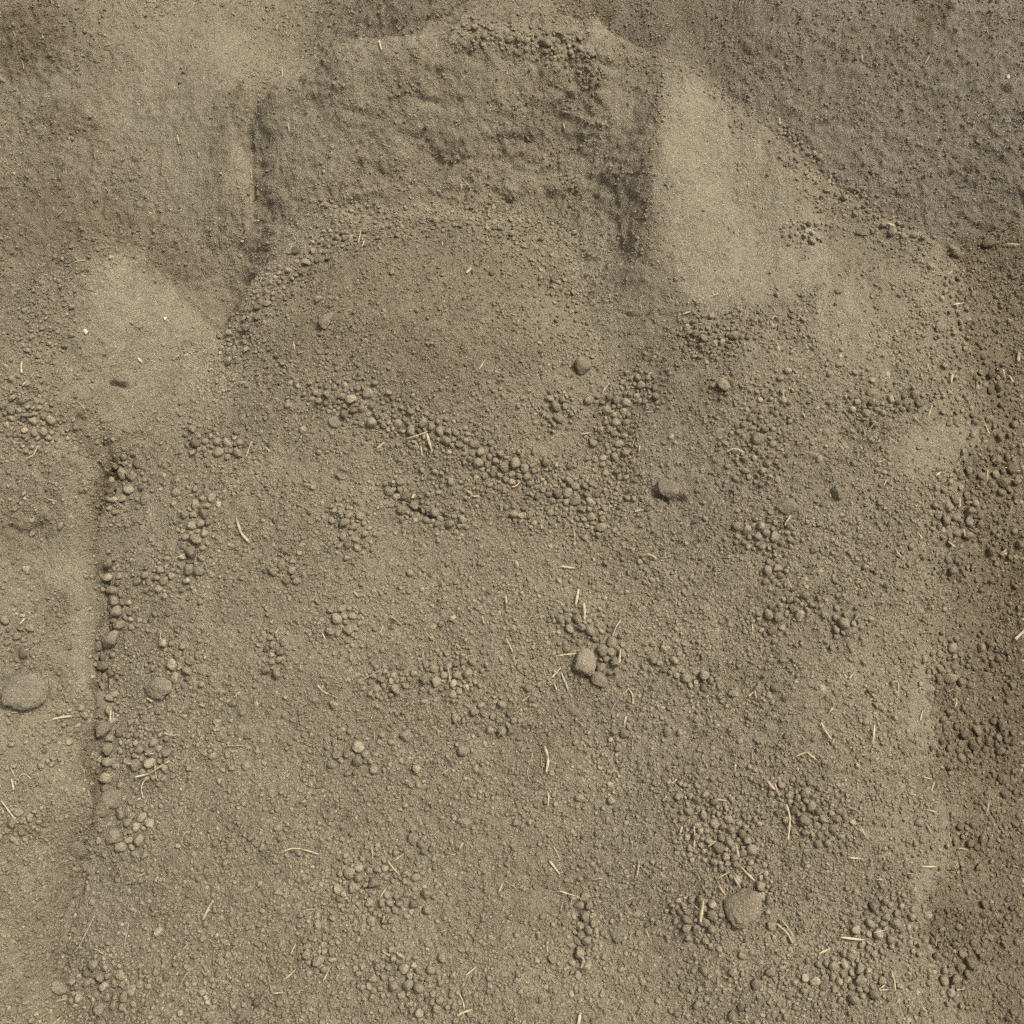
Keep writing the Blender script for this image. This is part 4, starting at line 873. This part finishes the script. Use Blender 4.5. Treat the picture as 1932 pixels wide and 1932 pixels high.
#STRAW_SECTION
# ---------------------------------------------------------------- straw: each stalk measured on a third of the photograph (column row: width kind x,y x,y ... ;)
STRAW = {
(0, 0): '9s 1595,395 1597,450; 7s 1570,145 1567,175; 9s 1637,700 1640,745; 6g 565,370 590,410; 8s 1008,770 1020,820; 10s 1130,870 1130,890; 5g 375,950 378,990; 6g 540,880 542,905; 8g 100,1240 95,1265; 8w 370,1185 320,1235; 6s 165,960 168,985; 6s 600,1065 615,1085; 8s 720,825 728,850; 8s 1443,1252 1470,1253; 5g 1333,1095 1330,1150; 6s 1420,960 1425,1015; 9s 245,205 248,222; 7g 130,345 140,395; 6s 420,1490 450,1480 490,1475; 6g 640,1485 665,1497; 6g 80,180 92,215; 6g 595,262 625,252; 7s 790,985 805,1000; 6s 1440,200 1448,218; 6s 1525,285 1530,305; 5g 1340,1010 1352,1045',
(1, 0): '9s 215,235 222,262 230,290; 9g 1250,630 1295,640; 13s 735,1530 710,1555; 9s 680,1045 682,1075; 8g 835,1200 832,1240; 7s 115,1315 100,1385; 6s 135,1375 120,1410; 4g 1195,1430 1192,1480; 5g 1340,1300 1338,1345; 8g 1315,1370 1345,1395; 7s 410,650 432,668; 8s 0,792 18,805; 6g 1105,1860 1100,1890; 6g 1695,1690 1692,1740; 8s 1270,125 1282,142; 6g 1430,640 1445,635; 8s 1350,660 1362,675; 6s 1258,700 1266,735; 5g 1165,590 1168,620; 9s 545,1082 560,1088; 10s 1207,98 1222,101; 7g 740,165 775,172; 6g 1830,1340 1845,1370; 6s 910,1770 918,1790; 7g 210,1400 225,1420; 5g 955,1780 985,1788; 6g 570,1375 575,1400',
(2, 0): '10s 545,675 547,710; 9s 165,250 155,268; 7s 1395,320 1370,365; 9s 1012,320 1015,345; 6s 580,345 592,372; 6s 570,375 558,395; 7s 325,15 318,42; 8s 318,915 318,940; 8s 440,1320 447,1310; 12s 1155,1275 1195,1292; 9s 995,1235 1005,1250; 6g 1490,1560 1512,1545; 9s 1520,1732 1575,1722; 9g 1345,1750 1375,1790; 8s 1835,1393 1905,1397; 6g 1890,1640 1925,1620; 7s 200,1665 165,1685; 12s 45,1768 5,1783; 8g 520,1790 500,1812; 5g 155,1840 150,1880; 6g 1495,1350 1493,1380; 7s 265,0 270,20; 9s 880,30 870,42; 6s 95,65 80,82; 6s 1105,730 1118,742; 8s 925,820 935,830; 5s 920,195 925,205; 6s 1480,1105 1488,1115; 6s 370,1040 372,1058; 6s 98,1520 100,1550; 6g 1430,705 1440,720; 5g 1000,1060 1040,1062; 6g 795,1385 805,1405; 7g 1825,1465 1840,1470; 6s 185,1350 180,1360; 6s 1035,1750 1040,1765; 7s 1220,1075 1215,1092; 5g 1110,1215 1140,1232',
(0, 1): '10s 130,120 125,150 128,185; 7s 225,600 205,650 160,668; 13s 1345,1010 1355,1045 1372,1095 1420,1145; 6s 1432,575 1400,660; 6g 1715,578 1690,592 1640,645; 7s 1320,258 1345,237 1398,238; 8s 190,190 178,210; 7g 435,345 460,365 480,400; 6g 610,505 645,520; 16w 115,430 160,428 205,425; 8s 1002,380 1008,405; 9s 1580,1635 1562,1657; 6s 925,1640 918,1680 935,1710; 4g 828,1790 812,1850 805,1900; 5s 1000,1232 1040,1222 1062,1205; 4g 948,1235 945,1310; 6g 95,378 130,408; 9s 160,235 140,260; 5g 100,385 108,400; 4g 960,600 945,625; 7s 140,1575 118,1605; 6s 280,893 325,903; 7s 505,260 518,280; 6s 1665,5 1672,50; 5s 1420,265 1418,285; 4g 965,1190 980,1220; 5s 1410,1165 1415,1205; 5s 1440,1290 1425,1320; 6s 1510,605 1535,632; 5g 1805,1640 1800,1690; 6s 1825,1650 1845,1690; 4g 410,460 430,480; 6s 1180,820 1172,845; 5s 1350,935 1345,950; 5g 1740,820 1765,818; 5s 560,1045 590,1042; 5g 1260,1230 1250,1260; 9s 130,1755 165,1752; 7g 720,1915 700,1930; 6s 1165,1255 1172,1290; 7s 1860,670 1855,700; 4s 690,690 720,715; 5g 1235,430 1240,470; 5g 795,785 800,810; 4g 1855,1380 1840,1400',
(1, 1): '12s 485,525 500,580 515,625; 6s 488,515 440,535 370,555; 9s 450,600 460,650; 12s 245,575 205,610; 7s 810,115 780,160; 7s 1512,245 1475,295; 7s 1755,185 1730,220; 11w 940,265 980,288; 12g 1365,530 1405,522; 7s 1005,805 990,822 965,830; 9s 700,840 728,862 745,880; 9s 742,880 780,880; 12s 415,868 400,893; 5s 1315,1060 1320,1110 1322,1165; 12s 1245,1280 1320,1288; 11s 988,1252 1000,1275; 4g 1010,1280 1035,1300; 11s 1130,1045 1132,1065; 9s 1735,1208 1760,1218 1785,1235; 8s 1662,967 1705,955; 12s 1342,1412 1325,1500; 12s 1372,1490 1378,1535 1374,1580; 12s 930,1448 935,1490; 10s 70,1420 105,1450; 9g 280,1558 310,1580 345,1610; 6s 240,1615 220,1655; 8s 568,1360 575,1385; 5s 1585,1580 1555,1620 1533,1680; 5g 1725,1340 1735,1360 1748,1390; 5g 1752,1460 1720,1495; 9s 1222,1783 1270,1775 1332,1770; 9s 1213,1780 1222,1800; 13s 1578,1750 1572,1825; 7s 1525,1825 1572,1830; 7s 935,1685 950,1720 970,1760; 9s 1245,1875 1265,1930; 7s 1240,1852 1190,1905; 6g 1150,1890 1180,1930; 7s 605,1845 612,1880 618,1932; 7g 235,1857 170,1895 105,1930; 6s 470,1760 460,1790; 6g 1662,555 1650,590; 7s 1690,590 1688,625; 6g 1432,640 1420,670; 5g 1705,1800 1705,1850 1725,1862; 3g 1150,380 1125,460; 7s 405,595 430,600; 5g 1120,1310 1135,1340; 5g 1180,1325 1185,1355; 6s 800,1560 808,1600; 5g 550,1465 605,1475; 6s 655,1715 645,1745; 6s 110,1550 130,1580; 5s 815,505 820,520; 5g 1520,410 1540,400; 4g 1720,405 1765,400; 7s 720,885 728,895; 6s 1905,1755 1912,1735',
(2, 1): '15s 1900,60 1895,125; 13s 1515,195 1508,240; 5g 1525,115 1520,165; 10s 1602,52 1618,87; 10s 1798,170 1808,192; 10s 1838,198 1864,240; 6s 1402,368 1385,430; 4g 1440,182 1412,200 1400,262; 8s 1680,450 1695,490 1712,532; 7s 1912,582 1925,600 1925,632; 9s 1702,735 1698,795; 12s 1448,745 1422,763; 7s 1820,718 1900,735 1931,748; 8s 1542,895 1538,950; 11s 607,990 575,1050; 11s 835,1120 855,1137; 7s 1478,1138 1517,1167; 9s 1815,1182 1783,1207; 8s 1320,1078 1350,1118; 10s 1450,1398 1440,1468; 6s 1410,1448 1425,1480 1420,1512; 18s 1931,1640 1900,1665 1872,1693; 7s 1152,785 1135,817; 5s 1010,815 1015,840; 10s 678,408 688,432; 6s 592,412 590,432; 5s 560,285 563,335; 8s 525,5 545,55; 6s 78,55 60,80; 7s 250,630 290,608 350,634; 7s 662,637 692,637; 4g 692,632 765,655; 8s 1098,692 1122,683; 7s 1163,550 1207,580; 4g 1140,560 1145,530 1165,535 1155,555; 5g 982,605 990,665; 6g 992,1540 965,1580; 6g 915,1215 920,1247; 8s 588,1345 612,1400; 11s 492,1395 499,1413; 8s 392,1603 395,1637; 4g 120,1652 150,1638 180,1640; 3g 600,1550 600,1610; 8s 962,1882 940,1908; 7s 905,1870 925,1908; 6g 1092,1472 1132,1482; 7g 1820,490 1850,520; 10s 1560,1070 1566,1105; 8s 1200,1188 1225,1222; 5g 1208,1240 1195,1310; 6s 1340,1155 1350,1180; 6s 1120,560 1100,570; 5s 525,330 520,352; 5s 1022,510 1030,540; 6s 1360,605 1330,608; 5g 1085,465 1040,520; 6s 880,350 895,360; 5s 120,430 128,465; 5g 80,910 100,965; 5s 1270,840 1268,860; 6g 900,1470 910,1480; 6s 465,185 470,205; 6s 645,190 655,205; 5s 1380,130 1395,180; 6g 1740,675 1725,690; 5g 1860,910 1850,960; 6s 1765,170 1770,160; 5g 365,1255 395,1285; 5s 1480,1115 1490,1130; 6s 850,1250 855,1235; 6g 1825,790 1850,797; 5s 1580,1330 1570,1300; 5s 1235,1325 1240,1345; 7s 300,1375 306,1390',
(0, 2): '13s 302,205 350,193 405,188; 12s 605,150 598,215; 5s 618,165 622,215; 10s 778,536 860,515; 8s 860,515 900,490 970,445; 7g 885,445 888,500 895,545; 6s 842,535 808,590 822,655; 10s 783,667 803,650; 9s 15,668 60,730 110,793; 12s 72,548 86,608; 5s 60,475 88,530 95,585; 5s 105,560 118,518 150,516 177,546; 7s 838,406 882,404; 8s 738,460 765,463; 10s 842,90 870,107; 9g 545,1320 505,1400 462,1490; 7g 462,1490 438,1522; 7g 738,1358 722,1430 712,1500; 6s 540,1505 592,1535; 12s 1213,1230 1185,1280 1155,1340; 6g 1155,1585 1105,1608 1060,1645 1020,1730; 7s 1600,962 1650,938 1705,940; 8s 1705,940 1805,970; 9s 1678,1622 1608,1685; 7s 1872,1612 1835,1685; 6g 1525,1650 1540,1730 1555,1755; 7s 1555,1755 1610,1752; 6s 1678,1478 1650,1530; 6s 1078,1470 1045,1507; 6s 1632,1302 1660,1283; 7s 345,1890 295,1930; 6s 1800,15 1830,50 1860,65; 7g 1860,65 1915,88; 6s 1330,82 1358,55; 5s 1215,558 1218,577; 5s 1448,510 1455,545; 5s 65,172 105,170; 6s 598,25 608,55; 6s 720,68 750,78; 5s 1305,570 1297,600; 6s 655,590 662,605; 6s 680,415 690,400; 6s 830,1075 790,1100; 5g 935,1065 915,1090; 4g 555,1590 520,1640; 5s 980,830 972,860; 5g 880,1140 912,1150; 6s 1115,798 1125,800; 4s 145,1570 160,1575; 6s 740,1895 730,1925; 5g 1685,1890 1688,1930; 6s 335,1800 390,1785; 6s 1500,1775 1480,1800; 5s 940,285 970,300 1030,297; 5g 1280,360 1395,357; 5s 1085,515 1082,550; 5s 850,815 865,805; 5g 235,910 225,930; 5g 1835,740 1842,765; 5g 1340,1390 1385,1387; 4g 1175,650 1160,655',
(1, 2): '13s 1150,362 1165,400 1173,435 1160,505; 6g 1135,415 1130,460 1137,490; 12s 1178,1008 1235,1083; 9s 1235,1178 1315,1203; 4s 1315,1203 1345,1210 1362,1242; 12s 1612,193 1600,238; 8s 1625,33 1650,70 1650,122; 6s 1590,70 1622,38; 5g 1058,485 1052,520 1065,555; 7g 702,510 665,620; 5g 962,525 915,557; 6s 1173,620 1170,702; 5s 1200,925 1218,955 1233,992; 7s 265,1008 295,1050 328,1085; 7s 355,968 300,1008; 14s 315,1525 362,1560; 7s 238,1523 277,1545; 8s 762,1610 705,1655; 6s 785,1635 778,1667; 11s 658,1882 690,1865 737,1850; 6s 670,1760 690,1800 697,1842; 20s 1352,1865 1340,1931; 14g 1360,1540 1372,1575 1355,1612; 9g 1685,1010 1680,1060 1670,1102; 7g 1690,1035 1740,1080; 7g 1657,1212 1578,1250; 7g 1712,1205 1685,1250; 5g 1610,1258 1630,1295 1662,1320; 6s 1475,1105 1428,1112; 9s 907,1150 890,1187; 8s 690,908 668,940; 6s 555,835 525,862; 6s 252,1168 222,1212; 7s 607,493 570,517; 6g 610,968 645,975; 5s 250,1318 236,1355; 9s 1270,0 1282,47; 7s 1205,8 1218,45; 7s 1062,78 1025,108; 5s 905,283 890,305; 9s 1898,546 1870,570; 5s 1160,1465 1168,1522; 5s 838,1560 842,1600; 9s 1928,815 1917,850; 6s 1365,508 1398,497; 6s 1855,605 1865,585; 6s 945,1490 918,1508; 5s 1310,1630 1295,1650; 5g 1255,1230 1240,1290; 5g 1305,1210 1300,1250; 6s 1725,1395 1740,1440; 6s 175,935 182,995; 4g 60,1000 0,1075; 6g 620,885 630,900; 5s 190,290 188,330; 4g 160,535 200,535; 5s 395,830 410,850; 6s 820,525 850,520; 5s 300,840 305,860; 6g 80,1530 115,1540; 5g 90,1360 78,1400; 6s 1705,780 1725,802; 5g 1650,320 1643,370; 5s 1720,405 1740,406; 5g 1010,200 1005,245; 5s 700,45 718,70; 5s 410,110 398,125; 6s 760,140 765,165; 5g 1565,90 1525,165; 5s 1135,1075 1150,1085; 5g 920,1120 985,1160',
(2, 2): '14s 115,1230 98,1350; 12s 302,920 316,985; 12s 330,1045 402,1117; 8s 265,1068 200,1105; 8s 285,1095 322,1157; 9s 205,1150 240,1200; 10s 185,895 145,925; 7s 62,812 68,870 62,937; 10s 582,688 605,760 598,830 592,885; 14s 478,560 518,605; 8s 518,570 540,635; 7g 540,835 595,860; 10s 298,462 296,500; 9s 640,417 702,392; 9s 703,395 752,435; 9s 778,223 800,270 835,320; 13s 1073,243 1067,337; 9s 848,140 828,167; 6s 842,150 868,160; 9s 408,45 415,88; 7s 405,50 375,75; 10s 888,1438 1015,1453; 6s 1035,1463 1060,1482; 10s 832,1503 768,1532; 7s 555,1342 590,1380 622,1432; 8s 528,1362 590,1415 615,1470; 8s 1345,1040 1427,1040; 9s 945,990 997,993; 8s 812,1018 837,1047; 8s 1175,1643 1190,1690 1192,1742; 6s 1105,1737 1157,1735; 6s 1147,1700 1108,1733; 8s 1528,88 1538,112 1525,140; 7s 1350,163 1338,212; 6s 1470,55 1502,40; 6s 1493,848 1502,887; 6g 1363,788 1400,850; 6s 1372,717 1427,732; 6s 1717,683 1708,727; 6s 1862,1037 1892,1046; 6s 1762,1303 1782,1332; 5g 1398,328 1427,387; 6s 1345,533 1397,547; 7s 1417,563 1400,612; 6s 1577,1733 1540,1740; 7s 193,660 247,668; 6g 395,378 393,432; 4g 1060,988 1060,1042; 5s 985,548 990,607; 6s 193,1688 202,1722; 7s 1348,1833 1372,1862; 6s 725,250 755,237; 6s 1000,812 1025,875; 6s 500,495 525,480; 6s 1000,410 1028,407; 5s 1215,0 1213,75; 5g 1268,310 1330,330; 6s 1340,335 1348,358; 5g 1155,990 1170,1010; 7s 870,965 882,985; 5s 1068,1410 1130,1395; 5g 1425,1400 1420,1490; 5s 1545,935 1600,945; 6s 1578,858 1602,855; 5g 930,700 985,725; 5s 1120,650 1130,680; 5g 30,1230 95,1285; 5s 485,1440 482,1475; 7s 1085,1110 1130,1115; 5g 410,1090 460,1065; 5s 1255,1075 1290,1080; 6g 60,235 115,245; 5s 895,1100 912,1098; 6s 600,620 630,627; 5s 1440,560 1430,600; 5g 1200,535 1240,520; 5s 1460,1780 1485,1775; 5g 660,1670 655,1650'}

def stalk_mesh(name, path, nrm, width, mat, seed):
    """a split, slightly crushed stalk: flattened half tube along the path"""
    r_ = np.random.default_rng(seed)
    path = np.array(path); n = len(path)
    verts, faces = [], []
    prof = [(-.5, -.10), (-.42, .20), (0, .34), (.42, .20), (.5, -.10), (0, .02)]
    wob = 1 + .18 * r_.normal(size=n); k = len(prof)
    for j in range(n):
        t = path[min(j + 1, n - 1)] - path[max(j - 1, 0)]; t /= np.linalg.norm(t) + 1e-9
        side = np.cross(t, nrm); side /= np.linalg.norm(side) + 1e-9; up = np.cross(side, t)
        taper = (.72 if j in (0, n - 1) else 1.0) * wob[j]
        for a, b in prof:
            verts.append(path[j] + (side * a * taper + up * b * .8) * width + t * (r_.normal() * .25 * width if j in (0, n - 1) else 0))
    for j in range(n - 1):
        for q in range(k):
            faces.append((j * k + q, j * k + (q + 1) % k, (j + 1) * k + (q + 1) % k, (j + 1) * k + q))
    faces += [tuple(range(k))[::-1], tuple((n - 1) * k + q for q in range(k))]
    me = bpy.data.meshes.new(name); me.from_pydata([tuple(v) for v in verts], [], faces)
    me.materials.append(mat); me.update(); return me

def stalk_path(pts):
    """pts on the photo grid -> points resting on the soil, and the soil normal"""
    pts = np.array(pts, float); seg = np.hypot(*(pts[1:] - pts[:-1]).T); cum = np.r_[0, np.cumsum(seg)]
    m = 4 if len(pts) == 2 else 8
    ts = np.linspace(0, cum[-1], m)
    if len(pts) > 2:                      # round the corners
        xs = np.interp(ts, cum, pts[:, 0]); ys = np.interp(ts, cum, pts[:, 1])
        xs[1:-1] = (xs[:-2] + 2 * xs[1:-1] + xs[2:]) / 4; ys[1:-1] = (ys[:-2] + 2 * ys[1:-1] + ys[2:]) / 4
    else:
        xs = np.interp(ts, cum, pts[:, 0]); ys = np.interp(ts, cum, pts[:, 1])
    ids = [hit(min(max(a, 0), 1931), min(max(b, 0), 1931)) for a, b in zip(xs, ys)]
    i0, i1 = ids[0], ids[-1]
    d0 = np.array([DEP[i] for i in ids]); lin = np.linspace(d0[0], d0[-1], m)
    dep = np.minimum(d0, lin) * .5 + lin * .5 if np.ptp(d0) < .08 else np.full(m, np.median(d0))
    P = []
    for a, b, dd in zip(xs, ys, dep):
        ra, rb = (a - HALF) / HALF * T, (HALF - b) / HALF * T
        P.append((dd * ra, dd * (CP + rb * SP), CAM_H + dd * (-SP + rb * CP)))
    return np.array(P), N0[ids[m // 2]], float(np.mean(dep)), ids[m // 2]

MATS = {'s': M_STRAW, 'g': M_STRAW_GREY, 'w': M_WOOD}
rows = []
for (c, r), txt in STRAW.items():
    for item in txt.split(';'):
        tk = item.split(); wd, kind = float(tk[0][:-1]), tk[0][-1]
        pts = [tuple(float(v) for v in q.split(',')) for q in tk[1:]]
        pts = [(x / 3 + 644 * c, y / 3 + 644 * r) for x, y in pts]
        ln = sum(math.dist(a, b) for a, b in zip(pts[:-1], pts[1:]))
        rows.append((ln * wd, ln, wd, kind, pts))
rows.sort(key=lambda q: -q[0])
seen = {}
chaff_v, chaff_f = [], []
def zone(x, y):
    i = hit(x, y); l = int(region[i])
    return {0: 'on the slope', 1: 'on the upper ledge', 2: 'on the far bank', 3: 'on the left mound', 4: 'in the right furrow'}[l]
for k, (score, ln, wd, kind, pts) in enumerate(rows):
    path, nrm, dep, idx = stalk_path(pts)
    width = wd / 3 * px2m(dep) * .95
    over = 0.0
    for q in path:
        qx, qy, _ = project(q[None]); qx, qy = float(qx[0]), float(qy[0]); c0, c1 = int(qx // GRIDC), int(qy // GRIDC)
        for a in (-1, 0, 1):
            for b in (-1, 0, 1):
                for (px, py, pd) in cells.get((c0 + a, c1 + b), ()):
                    if pd < 28 and math.hypot(px - qx, py - qy) < .42 * pd: over = max(over, pd * .34 * px2m(dep))
    path = path + np.array(nrm) * (width * .35 + .0026 + min(over, .008))
    if len(pts) == 2: path[1:-1] += np.array(nrm) * .0006 * rng.normal(size=(len(path) - 2, 1))
    if k >= 290:                                     # the tiniest go with the chaff
        me = stalk_mesh('chaff', path, nrm, width, M_FIBRE, k)
        off = len(chaff_v); chaff_v += [tuple(v.co) for v in me.vertices]; chaff_f += [tuple(off + q for q in p.vertices) for p in me.polygons]
        bpy.data.meshes.remove(me); continue
    nm = {'s': 'straw_stalk', 'g': 'straw_stalk', 'w': 'wood_splinter'}[kind]
    o = bpy.data.objects.new(nm, stalk_mesh(nm, path, nrm, width, MATS[kind], k)); COL.objects.link(o)
    mx, my = pts[len(pts) // 2] if len(pts) > 2 else ((pts[0][0] + pts[1][0]) / 2, (pts[0][1] + pts[1][1]) / 2)
    look = 'long' if ln > 42 else 'short' if ln < 17 else ''
    shape = 'bent' if len(pts) > 2 else 'thick' if wd >= 11 else 'thin' if wd <= 5 else ''
    colr = {'s': 'pale yellow', 'g': 'weathered grey', 'w': 'brown grey'}[kind]
    dx, dy = pts[-1][0] - pts[0][0], pts[-1][1] - pts[0][1]
    lie = 'lying level' if abs(dx) > 2 * abs(dy) else 'pointing upslope' if abs(dy) > 2 * abs(dx) else 'leaning right' if dx * dy < 0 else 'leaning left'
    rel, lm, dist = side_phrase(mx, my)
    far = 'just ' if dist < 60 else 'well ' if dist > 170 else ''
    words = [q for q in (look, shape, colr, 'splinter' if kind == 'w' else 'straw', lie) if q]
    lab = ' '.join(words) + ' ' + far + rel + ' the ' + short_name(lm)
    if lab in seen:
        two = sorted(landmarks, key=lambda q: math.hypot(q[0] - mx, q[1] - my))[:2]
        lab = ' '.join(w_ for w_ in words if w_ != lie) + ' between the ' + ' '.join(short_name(two[0][2]).split()[-3:]) + ' and the ' + ' '.join(short_name(two[1][2]).split()[-3:])
    if lab in seen: lab = ' '.join(words) + ' ' + zone(mx, my) + ' ' + far + rel + ' the ' + ' '.join(short_name(lm).split()[-3:])
    seen[lab] = seen.get(lab, 0) + 1
    tag(o, ' '.join(lab.split()[:16]), 'splinter' if kind == 'w' else 'straw', 'straw scattered over the soil')

# chaff: hair thin fibres that nobody could count
dens_f = np.where(lay == 0, 1.0, np.where(lay == 3, .6, .4)) * np.clip(.6 + .7 * fbm(P0, 9, 2, 170), .1, 2) * (1 - .6 * m_smooth)
for i in draw(dens_f, 1500):
    nrm = N0[i]; a = rng.uniform(0, math.pi); ln = min(.004 * (1 - rng.uniform()) ** (-1 / 2.2), .022)
    t0 = np.cross(nrm, [1, 0, 0]); t0 /= np.linalg.norm(t0); s0 = np.cross(nrm, t0)
    dr = t0 * math.cos(a) + s0 * math.sin(a); sd_ = np.cross(dr, nrm) * rng.uniform(.0004, .0009)
    c0 = PT[i] + nrm * rng.uniform(.0012, .003); bend = np.cross(nrm, dr) * rng.normal() * ln * .16
    off = len(chaff_v); up_ = nrm * .0007
    for tt, bb in ((-.5, 0), (0, 1), (.5, 0)):
        p = c0 + dr * ln * tt + bend * bb + nrm * rng.normal() * .0008
        chaff_v += [tuple(p - sd_), tuple(p + up_), tuple(p + sd_)]
    for j in (0, 3):
        for q in (0, 1, 2):
            b_ = (q + 1) % 3
            chaff_f.append((off + j + q, off + j + b_, off + j + 3 + b_, off + j + 3 + q))
me = bpy.data.meshes.new('straw_chaff'); me.from_pydata(chaff_v, [], chaff_f); me.materials.append(M_FIBRE); me.update()
o = bpy.data.objects.new('straw_chaff', me); COL.objects.link(o)
tag(o, 'hair thin bits of straw chaff dusted over the soil', 'chaff', kind='stuff')
print('STRAW', len(rows), 'CLODS', len(clods), 'LOOSE', loose)
